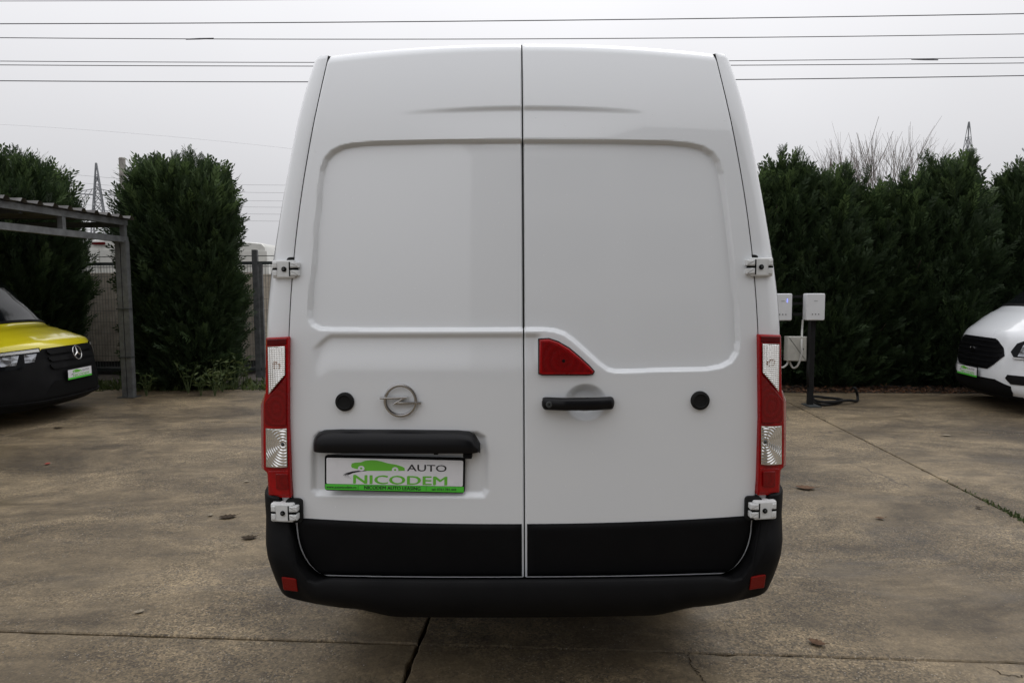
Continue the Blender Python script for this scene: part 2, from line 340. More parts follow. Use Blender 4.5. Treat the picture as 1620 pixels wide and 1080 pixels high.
# ------------------------------------------------------------------ number plate (shared by the three vehicles)
PW, PH = .535, .137
def make_plate(parent, name='number_plate', small=False):
    root = None
    U = lambda u: (u - .5) * PW
    Vv = lambda v: (.5 - v) * PH
    fl = lambda x, z, d: (x, -d, z)
    mb = MB(); prism(mb, roundpoly([(-PW/2, -PH/2), (PW/2, -PH/2), (PW/2, PH/2), (-PW/2, PH/2)], .012), 0, .010, fl, .003)
    root = mb.build(name, 'black_plastic', parent)
    mb = MB(); prism(mb, roundpoly([(U(.014), Vv(.80)), (U(.986), Vv(.80)), (U(.986), Vv(.065)), (U(.014), Vv(.065))], .006), .009, .0115, fl, .0005)
    mb.build('plate_face', 'plate_white', root)
    mb = MB(); prism(mb, [(U(.006), Vv(.965)), (U(.994), Vv(.965)), (U(.994), Vv(.81)), (U(.006), Vv(.81))], .009, .0125, fl, .0005)
    mb.build('green_strip', 'plate_green', root)
    def txt(nm, s, u0, u1, vb, vh, mat, d, off=0):
        vs, fs = text_mesh(s, U(u0), U(u1), Vv(vb), vh * PH, 0); mb = MB()
        for k, dx in enumerate((0, -off, off)) if off else ((0, 0),): mb.add([(x + dx, -d - k * .00008, z + dx * .4) for x, y, z in vs], fs)
        return mb.build(nm, mat, root, fix=False)
    txt('lettering', 'NICODEM', .208, .872, .775, .245, 'print_green', .0121, .0017)
    txt('lettering', 'AUTO', .588, .868, .39, .185, 'print_black', .0121, .0006)
    if not small:
        txt('lettering', 'www.autonicodem.ro', .015, .228, .925, .082, 'print_black', .0131, .0002)
        txt('lettering', 'NICODEM AUTO LEASING', .285, .685, .93, .10, 'print_black', .0131, .0005)
        txt('lettering', 'tel: 0761.781.444', .765, .94, .925, .07, 'print_black', .0131, .0002)
        for u in (.24, .725):
            mb = MB(); mb.add([(U(u), -.0131, Vv(.95)), (U(u + .002), -.0131, Vv(.95)), (U(u + .002), -.0131, Vv(.825)), (U(u), -.0131, Vv(.825))], [(0, 1, 2, 3)])
            mb.build('divider', 'print_black', root, fix=False)
    car = [(.19,.28),(.195,.21),(.22,.185),(.26,.17),(.29,.125),(.33,.105),(.37,.11),(.41,.14),(.45,.185),(.51,.22),(.555,.27),(.57,.31),(.572,.385),(.54,.39),(.44,.40),(.30,.41),(.225,.36),(.195,.33)]
    mb = MB(); mb.add([(U(u), -.0121, Vv(v)) for u, v in car], [tuple(range(len(car)))])
    mb.build('car_emblem', 'print_green', root, fix=False)
    for (cu, cv) in ((.262, .345), (.503, .365)):
        mb = MB()
        for rr, d in ((.0125, .0123),):
            ring = [(U(cu) + rr * math.cos(a), -d, Vv(cv) + rr * .85 * math.sin(a)) for a in np.linspace(0, 2 * math.pi, 16, endpoint=False)]
            mb.add(ring, [tuple(range(16))])
        mb.build('emblem_wheel', 'plate_white', root, fix=False)
    for (cu, cv) in ((.262, .345), (.503, .365)):
        ring = [(U(cu) + .0045 * math.cos(a), -.0125, Vv(cv) + .004 * math.sin(a)) for a in np.linspace(0, 2 * math.pi, 10, endpoint=False)]
        mb = MB(); mb.add(ring, [tuple(range(10))]); mb.build('emblem_hub', 'print_green', root, fix=False)
    mb = MB()
    for k in range(4):
        o = k * .012; pts = [(.30, .40 + o * .35), (.25, .41 + o * .6), (.20, .44 + o * .9), (.155 + o * .4, .495 + o * .9), (.135 + o, .55 + o * .8), (.145 + o, .60 + o * .5), (.152 + o * 1.1, .635 + o * .4)]
        wd = [.0002, .0008, .0011, .0012, .0011, .0008, .0002]
        vs = []
        for (u, v), w_ in zip(pts, wd): vs += [(U(u), -.0121, Vv(v) + w_), (U(u) + w_, -.0121, Vv(v) - w_)]
        mb.add(vs, [(2*i, 2*i+1, 2*i+3, 2*i+2) for i in range(len(pts) - 1)])
    mb.build('swoosh', 'print_black', root, fix=False)
    return root

# ------------------------------------------------------------------ ground
YAW = 4.0
def slabxy(a, b):                        # slab grid -> world
    c, s = math.cos(R(YAW)), math.sin(R(YAW)); return (a * c + b * s, -a * s + b * c)
mb = MB()
gx = [-900, -200, -60, -14, 14, 60, 200, 900]; gy = [-300, -60, -8, 12, 30, 80, 250, 1200]
mb.grid([[(x, y, -.055) for x in gx] for y in gy], False)
earth = structure(mb.build('ground', 'soil'))
yard_mb = MB(); yard_mb.add([(*slabxy(a, b), -.035) for a, b in ((-17, -7), (13.5, -7), (13.5, 10.75), (-17, 10.75))], [(0, 1, 2, 3)])
yard = structure(yard_mb.build('concrete_yard', 'leaf_dark'))
A = [-17, -11.8, -6.25, -.65, 3.24, 8.1, 13.5]
rg = random.Random(3)
for i in range(len(A) - 1):
    far = 8.08 if A[i] < -.7 else 7.86
    B = [-7, -2.0, 3.0, far, 10.75]
    for j in range(len(B) - 1):
        g = .0055
        a0, a1, b0, b1 = A[i] + g, A[i + 1] - g, B[j] + g, B[j + 1] - g
        dz = rg.uniform(-.003, .003)
        # slightly ragged arrises: outline points jittered, a small bevel
        pts = []
        def edge(p, q):
            n = max(2, int(math.dist(p, q) / .055))
            for k in range(n):
                t = k / n; nx, ny = (q[1] - p[1]), -(q[0] - p[0]); l = math.hypot(nx, ny)
                jj = -abs(rg.gauss(0, .0028)) * (3 if rg.random() < .06 else 1) if 0 < k else 0
                pts.append((p[0] + (q[0] - p[0]) * t + nx / l * jj, p[1] + (q[1] - p[1]) * t + ny / l * jj))
        edge((a0, b0), (a1, b0)); edge((a1, b0), (a1, b1)); edge((a1, b1), (a0, b1)); edge((a0, b1), (a0, b0))
        m = MB(); n = len(pts); ip = inset(pts, .006)
        vs = [(*slabxy(*p), -.05) for p in pts] + [(*slabxy(*p), dz - .006) for p in pts] + [(*slabxy(*p), dz) for p in ip]
        fs = [(k, (k + 1) % n, n + (k + 1) % n, n + k) for k in range(n)] + [(n + k, n + (k + 1) % n, 2 * n + (k + 1) % n, 2 * n + k) for k in range(n)] + [tuple(2 * n + k for k in range(n))]
        m.add(vs, fs); m.build('concrete_slab', 'concrete', yard)

def crack(pts, wd):
    m = MB(); vs = []; rr = random.Random(len(pts)); P = []
    for (p, q) in zip(pts[:-1], pts[1:]):
        for k in range(10): t = k / 10; P.append((p[0] + (q[0] - p[0]) * t + rr.gauss(0, .006), p[1] + (q[1] - p[1]) * t + rr.gauss(0, .006)))
    for i, p in enumerate(P): w_ = wd * rr.uniform(.4, 1.2) * (1 - abs(2 * i / len(P) - 1) ** 4); vs += [(p[0] - w_, p[1], .0055), (p[0] + w_, p[1] + w_ * .3, .0055)]
    m.add(vs, [(2*i, 2*i+1, 2*i+3, 2*i+2) for i in range(len(P) - 1)]); m.build('crack', 'leaf_dark', yard)
crack([ground(1085, 1028)[:2], ground(1092, 1050)[:2], ground(1104, 1066)[:2], ground(1120, 1086)[:2]], .0032)
crack([ground(1560, 1056)[:2], ground(1590, 1068)[:2], ground(1640, 1072)[:2]], .0035)

# ------------------------------------------------------------------ the white van
XC = .044; Y0 = 2.56
van = empty('white_van', (XC, Y0, 0))
tag(van, 'large white panel van with closed twin rear doors, parked on the concrete yard', 'van')
Z_TOP = 2.56
def ysurf(x, z):                          # depth of the rear skin, van coordinates (x from the van's middle, y from Y0)
    x = np.asarray(x, float); z = np.asarray(z, float)
    l = np.where(z > 1.30, .085 * (z - 1.30) ** 2, 0) + np.where(z > 2.2, .22 * (z - 2.2) ** 2, 0)
    l = l + np.where(z < .78, .10 * (.78 - z) ** 2, 0)
    return l + .035 * (np.abs(x) / .9) ** 2.4
def vp(px, py, dy=0.0):                   # pixel -> (x, z) on the rear skin (van coordinates)
    y = 0.0
    for _ in range(10):
        p = at(px, py, Y0 + y + dy); y = float(ysurf(p[0] - XC, p[2]))
    return (p[0] - XC, p[2])
def sym(left, right, dy=0.0):
    L = sorted([(vp(x, y, dy)[1], -vp(x, y, dy)[0]) for x, y in left]); Rr = sorted([(vp(x, y, dy)[1], vp(x, y, dy)[0]) for x, y in right])
    zs = np.array(sorted([l[0] for l in L] + [r[0] for r in Rr]))
    a = np.interp(zs, [l[0] for l in L], [l[1] for l in L]); b = np.interp(zs, [r[0] for r in Rr], [r[1] for r in Rr])
    return zs, (a + b) / 2
eL = [(518.4,88),(502,151),(491.6,206),(476.7,295.5),(463.9,402),(458.3,449),(456,500),(454.3,537),(455,680),(460,787),(466,825)]
eR = [(1131,85),(1143.7,138),(1160.7,219),(1178,312.6),(1188.4,398),(1195,449),(1197,500),(1199,560),(1199,680),(1196,780),(1191,822)]
EZ, EX = sym(eL, eR)
sL = [(500,91),(487,121),(468,198),(453,287),(441,338),(436,381),(430,410),(423.4,449),(421,500),(420,560)]
sR = [(1149,88),(1161,112),(1182,193),(1203,278),(1212,338),(1218,381),(1222.5,410),(1229,449),(1232,500),(1233,560)]
SZ, SX = sym(sL, sR, .05)
kz = np.linspace(.4, 2.6, 45)
def smooth_curve(z, x, deg):
    c = np.polyfit(z, x, deg); return lambda q: np.polyval(c, q)
E_ = smooth_curve(EZ, EX, 5); S_ = smooth_curve(SZ, SX, 4)
ZB = vp(830, 913)[1]; ZTRIM = vp(830, 828)[1]; ZC = vp(825, 71)[1] + .020       # door bottom, top of black trim, roof centre
ZK = (vp(518.4, 88)[1] + vp(1131, 85)[1]) / 2 + .014                             # door top corner
XK = float(E_(ZK))
def edge_x(z):                            # outer edge of a door; the lower corner is rounded
    z = np.asarray(z, float); e = E_(np.clip(z, .72, 3))
    e = np.where(z < .72, e - (.72 - z) * .05, e)
    r = .17; t = np.clip((ZB + r - z) / r, 0, 1)
    return e - .115 * (1 - np.sqrt(np.clip(1 - t * t, 0, 1)))
def top_z(x): return ZC - (ZC - ZK) * (np.abs(x) / XK) ** 2.0

def vpoly(pts): return np.array([vp(*p) for p in pts])
recL = vpoly([(900,222),(825,222),(700,222.5),(600,225),(560,228),(540,232),(525,240),(515,251),(508,270),(502,330),(495,420),(488,490),(489,505),(494,514),(505,520),(525,521.5),(825,521),(900,521)])
recR = vpoly([(760,222),(829,222),(960,222.5),(1060,225),(1092,228),(1112,233),(1128,243),(1137,256),(1143,275),(1150,330),(1160,420),(1167,490),(1169,540),(1166,558),(1157,572),(1142,580),(1120,584),(1040,586),(975,588),(962,585),(948,575),(925,554),(907,538),(893,528),(876,522.5),(860,521.5),(829,521),(760,521)])
plz = vpoly([(497,690),(505,683),(755,683),(768,690),(773,720),(773,775),(766,786),(500,783),(492,775),(492,720)])
def sdist(px, pz, poly):
    d = np.full(px.shape, 1e9); ins = np.zeros(px.shape, bool); n = len(poly)
    for i in range(n):
        ax, az = poly[i]; bx, bz = poly[(i + 1) % n]; ex, ez = bx - ax, bz - az; L2 = ex * ex + ez * ez + 1e-12
        t = np.clip(((px - ax) * ex + (pz - az) * ez) / L2, 0, 1); d = np.minimum(d, (px - ax - t * ex) ** 2 + (pz - az - t * ez) ** 2)
        c = ((az > pz) != (bz > pz)) & (px < (bx - ax) * (pz - az) / (bz - az + 1e-12) + ax); ins ^= c
    d = np.sqrt(d); return np.where(ins, d, -d)
zr2 = vp(700, 533)[1]; zbrow = vp(825, 171)[1]
dish = np.array(vp(926, 636)); 
def disp(x, z, side):
    rec = recL if side < 0 else recR
    d = .021 * sstep(-.007, .009, sdist(x, z, rec))
    # rib under the panel: the skin steps in below it and fades back out
    zz = zr2 + .004; xl = vp(490, 545)[0]; xr = vp(853, 536)[0]
    ww = sstep(xl, xl + .05, x) * (1 - sstep(xr - .02, xr + .02, x))
    zcur = zz - .05 * (1 - sstep(xl, xl + .09, x))
    below = zcur - z
    d = d + ww * .011 * sstep(-.012, .012, below) * (1 - sstep(.02, .14, below))
    # brow crease high on both doors
    xa = np.clip(1 - (np.abs(x) / .47) ** 2.0, 0, 1); zb = zbrow - .02 * (np.abs(x) / .5) ** 2
    b2 = zb - z; d = d + xa * .008 * sstep(-.010, .010, b2) * (1 - sstep(.012, .20, b2))
    if side < 0: d = d + .016 * sstep(-.006, .02, sdist(x, z, plz)) * sstep(-1, 1, 1)
    else:
        q = np.sqrt(((x - dish[0]) / .080) ** 2 + ((z - dish[1]) / .072) ** 2)
        d = d + .036 * (1 - sstep(.55, 1.0, q))
    return d
def rskin(x, z, d=0.0, side=0): return (x, float(ysurf(x, z)) - d, z)     # d: proud of the skin
def door(side, name):
    nu, nv = 160, 520
    z = np.linspace(ZB + .001, ZK, nv); u = np.linspace(0, 1, nu)
    ex = edge_x(z) - .0015; gap = .0026
    X = gap + (ex[:, None] - gap) * u[None, :]
    lift = np.clip((z - 1.9) / (ZK - 1.9), 0, 1) ** 2
    Z = z[:, None] + (top_z(X) - ZK) * lift[:, None]
    Xs = X * side
    edge_round = .006 * (1 - sstep(0, .006, np.minimum(ex[:, None] - X, X - gap)))   # turned-in edge
    toptz = top_z(X); tr = np.clip((Z - (toptz - .05)) / .05, 0, 1); tround = .055 * (1 - np.sqrt(np.clip(1 - tr ** 2, 0, 1)))
    Yd = ysurf(X, Z) + disp(Xs, Z, side) + edge_round + tround
    P = np.stack([Xs, Yd, Z], -1)
    m = MB(); m.grid(P.tolist(), True)
    # folded flange round the edge
    loop = [P[0, j] for j in range(nu)] + [P[i, nu - 1] for i in range(1, nv)] + [P[nv - 1, j] for j in range(nu - 2, -1, -1)] + [P[i, 0] for i in range(nv - 2, 0, -1)]
    n = len(loop); m.add([tuple(p) for p in loop] + [(p[0], p[1] + .035, p[2]) for p in loop], [(k, (k + 1) % n, n + (k + 1) % n, n + k) for k in range(n)], False)
    o = m.build(name, 'white_paint', van)
    # black lower cladding
    z2 = np.linspace(ZB + .006, ZTRIM, 26); ex = edge_x(z2) - .009
    X = .010 + (ex[:, None] - .010) * np.linspace(0, 1, 60)[None, :]
    zt = (z2 - z2[0]) / (z2[-1] - z2[0]); droop = .016 * (X / .84) ** 2 * zt[:, None]
    Z = z2[:, None] + 0 * X + droop
    rd = np.minimum(np.minimum(ex[:, None] - X, X - .010), np.minimum(Z - Z[0:1], Z[-1:] - Z)); rd = .010 * (1 - sstep(0, .014, rd))
    P = np.stack([X * side, ysurf(X, Z) - .012 + rd, Z], -1); m = MB(); m.grid(P.tolist(), True)
    m.build('door_cladding', 'black_plastic', o)
    return o
doorL = door(-1, 'rear_door'); doorR = door(1, 'rear_door')

# body shell: pillar rings, then the sides and roof running forward
zs = np.concatenate([np.linspace(.755, ZK - .03, 40), [ZK - .012]])
ringA = [(float(edge_x(z)) + .0018, z) for z in zs]; ringB = [(float(S_(z)) if z > 1.3 else float(S_(1.3)) - .012 * (1.3 - z), z) for z in zs]
ca = []; cb = []
xt = np.linspace(XK, 0, 16); bx, bz = ringB[-1]
for k, x in enumerate(xt):
    ca.append((x + (.0018 if k == 0 else 0), float(top_z(x)) + .000))
for k, x in enumerate(xt):
    t = k / 15
    cb.append((x + .04 * (1 - t) ** 6, float(top_z(x)) + .004 - .012 * (1 - t) ** 8))
ringA += ca; ringB += cb
def full(r): return [(-x, z) for x, z in r] + [(x, z) for x, z in r[::-1][1:]]
fa, fb = full(ringA), full(ringB)
def yb(x, z): return float(ysurf(min(abs(x), .9), z)) + (.05 * float(sstep(0, .05, z - (float(top_z(x)) - .05))) if abs(x) < XK + .003 else 0)
rings = []
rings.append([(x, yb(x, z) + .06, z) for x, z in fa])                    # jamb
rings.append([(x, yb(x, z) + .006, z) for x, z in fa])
nA = len(ringA); idx = list(range(nA)) + list(range(nA - 2, -1, -1))
for t in np.linspace(.06, 1, 9):
    a = t * math.pi / 2; r_ = []
    for i, ((xa_, za), (xb_, zb_)) in enumerate(zip(fa, fb)):
        side_part = idx[i] < len(zs)
        k = math.sin(a) ** .9; kk = (1 - math.cos(a))
        roofd = .06 if not side_part else 0
        r_.append((xa_ + (xb_ - xa_) * k, yb(xa_, za) + .004 + (.085 + roofd * .3) * kk ** 1.2, za + (zb_ - za) * k))
    rings.append(r_)
hmax = max(z for x, z in fb)
def sect(y, h, wsc):                                                     # section further forward: height cut to h, width scaled
    o = []
    for x, z in fb:
        zz = z if z < h - .25 else h - .25 + .25 * (1 - math.exp(-(z - h + .25) / .25)) if h < hmax + .2 else z
        o.append((x * wsc, y, min(zz, z)))
    return o
for y, h, ws in ((.35, 9, 1.004), (1.2, 9, 1.012), (2.4, 9, 1.012), (3.3, 9, 1.008), (3.75, 9, 1.0), (4.05, 2.5, .99), (4.45, 2.1, .985), (4.8, 1.72, .98), (5.05, 1.45, .97), (5.3, 1.28, .94), (5.45, 1.1, .88)):
    rings.append(sect(y, h, ws))
m = MB(); n = len(fa); m.grid([[tuple(p) for p in r_] for r_ in rings[1:]], True)
m.add([(x, y + .02, z) for x, y, z in rings[-1]] + [(0, rings[-1][0][1] + .06, .7)], [(k, k + 1, n) for k in range(n - 1)], True)
shell = m.build('body_shell', 'white_paint', van, sharp=60)
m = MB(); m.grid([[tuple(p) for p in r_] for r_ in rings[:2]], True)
m.add([(x * .995, yb(x, z) + .055, z) for x, z in fa] + [(0, .06, .5)], [(k, k + 1, n) for k in range(n - 1)])  # dark jamb and backing sheet: shade of the door gaps put into the colour
m.build('door_gap_shade', 'rubber', shell)
m = MB(); m.box((0, 2.6, .47), (1.80, 5.0, .16)); m.box((0, .25, .50), (1.6, .3, .12)); m.tube([(-.45, .5, .33), (-.45, 1.4, .33)], .04); m.build('underbody', 'dark_void', van)
m = MB(); m.lathe([(0, -.10), (.25, -.10), (.34, -.06), (.34, .06), (.25, .10), (0, .10)], (0, .75, .33), 'Z', 28); m.build('shade_wheel', 'tyre', van)  # spare wheel added as a dark volume to block light under the van
m = MB(); m.box((0, .22, .43), (1.5, .10, .10)); m.build('shade_beam', 'dark_void', van)  # unseen beam added to deepen the shade below the bumper
for s in (-1, 1):                                                        # lower sills
    m = MB(); m.box((s * .93, 2.6, .50), (.07, 4.6, .28), bevel=.02); m.build('sill', 'bumper_plastic', van)
    g = MB(); q = [(s * .985, 3.15, 1.45), (s * .985, 4.35, 1.45), (s * .962, 4.05, 1.95), (s * .955, 3.2, 2.0)]
    g.add([(x + s * .012, y, z) for x, y, z in q] + [(x - s * .01, y, z) for x, y, z in q], [(0, 1, 2, 3), (7, 6, 5, 4), (0, 4, 5, 1), (1, 5, 6, 2), (2, 6, 7, 3), (3, 7, 4, 0)]); g.build('side_window', 'glass_dark', van)
    g = MB(); g.box((s * 1.13, 4.15, 1.55), (.19, .10, .40), bevel=.03); g.bar((s * .97, 4.2, 1.45), (s * 1.08, 4.16, 1.45), .05); g.build('wing_mirror', 'black_plastic', van)
    for yy in (1.15, 4.55):
        wv_ = MB(); wv_.lathe([(.0, -.11), (.27, -.11), (.335, -.09), (.345, 0), (.335, .09), (.27, .11), (.0, .11)], (s * .80, yy, .345), 'X', 32)
        t_ = wv_.build('wheel', 'tyre', van); rm = MB(); rm.lathe([(.0, .0), (.06, .0), (.07, -.03), (.20, -.045), (.215, .0), (.215, .01), (.0, .01)], (s * .915, yy, .345), 'X', 28); rm.build('rim', 'alloy', t_)
g = MB(); g.add([(-.82, 4.12, 2.40), (.82, 4.12, 2.40), (.88, 4.83, 1.62), (-.88, 4.83, 1.62), (-.82, 4.14, 2.45), (.82, 4.14, 2.45), (.88, 4.90, 1.64), (-.88, 4.90, 1.64)], [(0, 1, 2, 3), (4, 7, 6, 5), (0, 4, 5, 1), (1, 5, 6, 2), (2, 6, 7, 3), (3, 7, 4, 0)]); g.build('windscreen', 'glass_dark', van)

# bumper: swept round the corners, higher outboard where it meets the lamps
def ppx(px, py, Y): p = at(px, py, Y); return p[0] - XC, p[2]
BY = -.075
zb_bot = ppx(830, 968, Y0 + BY)[1] - .045; z_ledge = ppx(830, 921, Y0 + BY)[1]
z_out = (ppx(418, 786, Y0)[1] + ppx(1238, 784, Y0)[1]) / 2
WB = (-(ppx(412, 822, Y0 + .10)[0]) + ppx(1244, 820, Y0 + .10)[0]) / 2; z_hb = (ppx(447, 822, Y0)[1] + ppx(1210, 818, Y0)[1]) / 2
m = MB(); cols = []
path = []                                                                # (x, y, outward)
xs = np.linspace(-WB + .10, WB - .10, 61)
for k in range(6): path.append((-WB, .75 - k * .12))
for k in range(1, 9):
    a = k / 8 * math.pi / 2; path.append((-WB + .10 * (1 - math.cos(a)), .14 - .10 * 0 + (BY + .035 - .14) * math.sin(a)))
path += [(x, BY + .035 * (abs(x) / (WB - .10)) ** 2.2) for x in xs[1:]]
for k in range(7, -1, -1):
    a = k / 8 * math.pi / 2; path.append((WB - .10 * (1 - math.cos(a)), .14 + (BY + .035 - .14) * math.sin(a)))
for k in range(5, -1, -1): path.append((WB, .75 - k * .12))
P = []
for x, y in path:
    ax = abs(x); 
    e = float(edge_x(np.array(.80)))
    # inner edge height follows the rounded door corner
    r0 = e - .125
    if ax < r0: zt = ZB - .006
    else:
        t = min(1, (ax - r0) / (e - r0 + .006)); zt = ZB - .006 + (z_hb - ZB) * (1 - math.sqrt(max(0, 1 - t ** 3.2))) * 1.0
        if ax > e + .006: zt = z_hb + (z_out - z_hb) * float(sstep(.915, .945, np.float64(ax)))
    zt = min(zt, z_out)
    botz = zb_bot + .030 * float(sstep(.52, .72, np.float64(ax))) + .055 * max(0, (ax - .72) / (WB - .72)) ** 1.5
    colp = []
    led = z_ledge
    inn = max(0.0, 1 - max(0, (ax - r0)) / .10)                          # 1 across the middle, 0 at the corners
    zf = led * inn + (zt - .012) * (1 - inn)                             # top of the outer face
    rows = np.concatenate([np.linspace(0, 1, 9)])
    for t in rows:
        z = botz + (zf - botz) * t
        taper = 1 - .075 * np.clip((.80 - z) / .45, 0, 1) ** 1.6
        bul = .012 * math.sin(math.pi * t)
        colp.append((x * taper, y - bul * inn + (.05 * (1 - t) ** 3) + .065 * float(sstep(z_hb - .16, z_hb + .005, np.float64(z))) * (1 - inn), z))
    tp = 1 - .075 * np.clip((.80 - zf) / .45, 0, 1) ** 1.6
    ysh = .065 * float(sstep(z_hb - .16, z_hb + .005, np.float64(zf))) * (1 - inn); y = y + ysh
    colp.append((x * tp, y + .004, zf + .004))
    colp.append((x * tp * .998, y + .014, zf + .007))
    yi = .03 + float(ysurf(min(ax, .9), .6))
    colp.append((x * (tp * .4 + .6) , max(y + .02, yi - .04) if inn > 0 else y + .03, zt - .004 * inn))
    colp.append((x * .99, max(y + .05, yi + .05), zt - .001))
    P.append(colp)
m.grid(P, True)
bumper = m.build('rear_bumper', 'bumper_plastic', van, sharp=35)
from mathutils.bvhtree import BVHTree
BT = BVHTree.FromPolygons([v.co for v in bumper.data.vertices], [tuple(p_.vertices) for p_ in bumper.data.polygons])
for s, (x0, x1, y0, y1) in ((-1, (444, 470, 914, 938)), (1, (1186, 1213, 910, 934))):
    q = [ppx(x0, y1, Y0 - .03), ppx(x1, y1, Y0 - .03), ppx(x1, y0, Y0 - .03), ppx(x0, y0, Y0 - .03)]
    def fr(x, z, d, s=s):
        hit = BT.ray_cast(Vector((x, -2, z)), Vector((0, 1, 0)))[0]
        return (x, (hit.y if hit else .0) - d, z)
    m = MB(); prism(m, roundpoly(q, .006), -.02, .006, fr, .003); m.build('reflector', 'reflector_red', bumper)

# tail lamps
def lamp(side):
    def X(pts):
        o = []
        for x, y in pts:
            p = ppx(x, y, Y0)
            for _ in range(3): p = ppx(x, y, Y0 + fn(p[0], p[1], .014)[1])
            o.append((p[0] * 1.0, p[1]))
        o = [((abs(a) + LOFF) * side, b) for a, b in o]; return o
    LOFF = .0
    def fn(x, z, d): return (x, .010 + .25 * max(0, abs(x) - .84) ** 1.1 + 1.2 * max(0, abs(x) - .93) ** 1.4 - d, z)
    root_mb = MB(); prism(root_mb, roundpoly(X([(419.5,534),(455.5,533),(455.5,663),(460,788),(424,787),(421.5,748),(416,744),(415,700),(415.5,637),(419,620)]), .006, 3), -.10, .012, fn, .006)
    root = root_mb.build('tail_lamp', 'lens_red', van)
    e_ = MB(); prism(e_, roundpoly(X([(417,622),(421,622),(419,637),(419,735),(423,744),(416,745),(411.5,741),(410.5,640)]), .003, 2), -.07, .006, fn, .004); e_.build('lamp_edge', 'lens_edge', root)
    parts = [('indicator_lens', 'optic_grid', [(423.5,548),(451,547),(451,593),(425,624)], .016),
             ('lamp_brow', 'lens_red_dark', [(422,537),(453,536),(453,545),(422,546)], .014),
             ('brake_lens', 'optic_red', [(453,596),(453,673),(421,672),(418.5,668),(418.5,637),(427,626)], .017),
             ('reversing_lens', 'optic_clear', [(420.5,677),(454,677),(454.5,738),(421,738)], .016),
             ('fog_lens', 'lens_red', [(424,745),(456,744),(458,783),(427,783)], .015),
             ('fog_reflector', 'optic_red', [(436,749),(456,749),(457,773),(437,773)], .0175)]
    if side > 0: parts[-1] = ('fog_reflector', 'optic_red', [(432,749),(452,749),(452,773),(432,773)], .0175)
    for nm, mt, poly, d in parts:
        q = X(poly); cx = sum(p[0] for p in q) / len(q) - side * .02; cz = sum(p[1] for p in q) / len(q)
        mm = MB()
        if len(q) == 4 and mt in ('optic_clear', 'optic_grid'):          # pressed reflector bowl with ridges, facets towards the middle of the lamp
            nu_, nv_ = 56, 110; rows_ = []; mt = 'lamp_mirror'
            bx_ = q[1][0] + side * .018; bz_ = (q[1][1] + q[2][1]) / 2 + (.012 if nm == 'reversing_lens' else .0)
            for iv in range(nv_):
                v_ = iv / (nv_ - 1); a_ = (q[0][0] + (q[3][0] - q[0][0]) * v_, q[0][1] + (q[3][1] - q[0][1]) * v_); b_ = (q[1][0] + (q[2][0] - q[1][0]) * v_, q[1][1] + (q[2][1] - q[1][1]) * v_); r_ = []
                for iu in range(nu_):
                    u_ = iu / (nu_ - 1); x_ = a_[0] + (b_[0] - a_[0]) * u_; z_ = a_[1] + (b_[1] - a_[1]) * u_; rad = math.hypot(x_ - bx_, z_ - bz_); th = math.atan2(z_ - bz_, x_ - bx_)
                    rim = min(u_, 1 - u_, v_, 1 - v_); dep = -.0012 * math.exp(-(rad / .028) ** 2) + (.0016 * math.sin(rad / .0115 * 6.283) * (.6 + .4 * math.sin(th * 9)) if nm == 'reversing_lens' else .0012 * math.sin(z_ / .0075 * 6.283) + .0008 * math.sin(x_ / .011 * 6.283))
                    r_.append(fn(x_, z_, d + (dep + .001 if rim > .02 else 0)))
                rows_.append(r_)
            mm.grid(rows_, True)
        else: prism(mm, roundpoly(q, .004, 3), .0, d, lambda x, z, dd: fn(x, z, dd), .002)
        c3 = fn(cx, cz, .0); mm.v = [(a - c3[0], b - c3[1], c - c3[2]) for a, b, c in mm.v]
        oo = mm.build(nm, mt, root); oo.location = c3
        if nm == 'reversing_lens':
            bb = MB(); bb.lathe([(.0085, .004), (.0085, -.004), (.005, -.008), (0, -.009)], fn(q[1][0] + side * .018, (q[1][1] + q[2][1]) / 2 + .012, d - .006), 'Y', 14); bb.build('reversing_bulb', 'steel_dark', root)
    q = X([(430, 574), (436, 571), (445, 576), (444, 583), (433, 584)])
    mm = MB(); prism(mm, roundpoly(q, .008, 4), .01, .0168, fn, .001); mm.build('amber_reflection', 'amber', root)  # amber patch: the bulb's orange reflection painted onto the lens
    return root
lamp(-1); lamp(1)

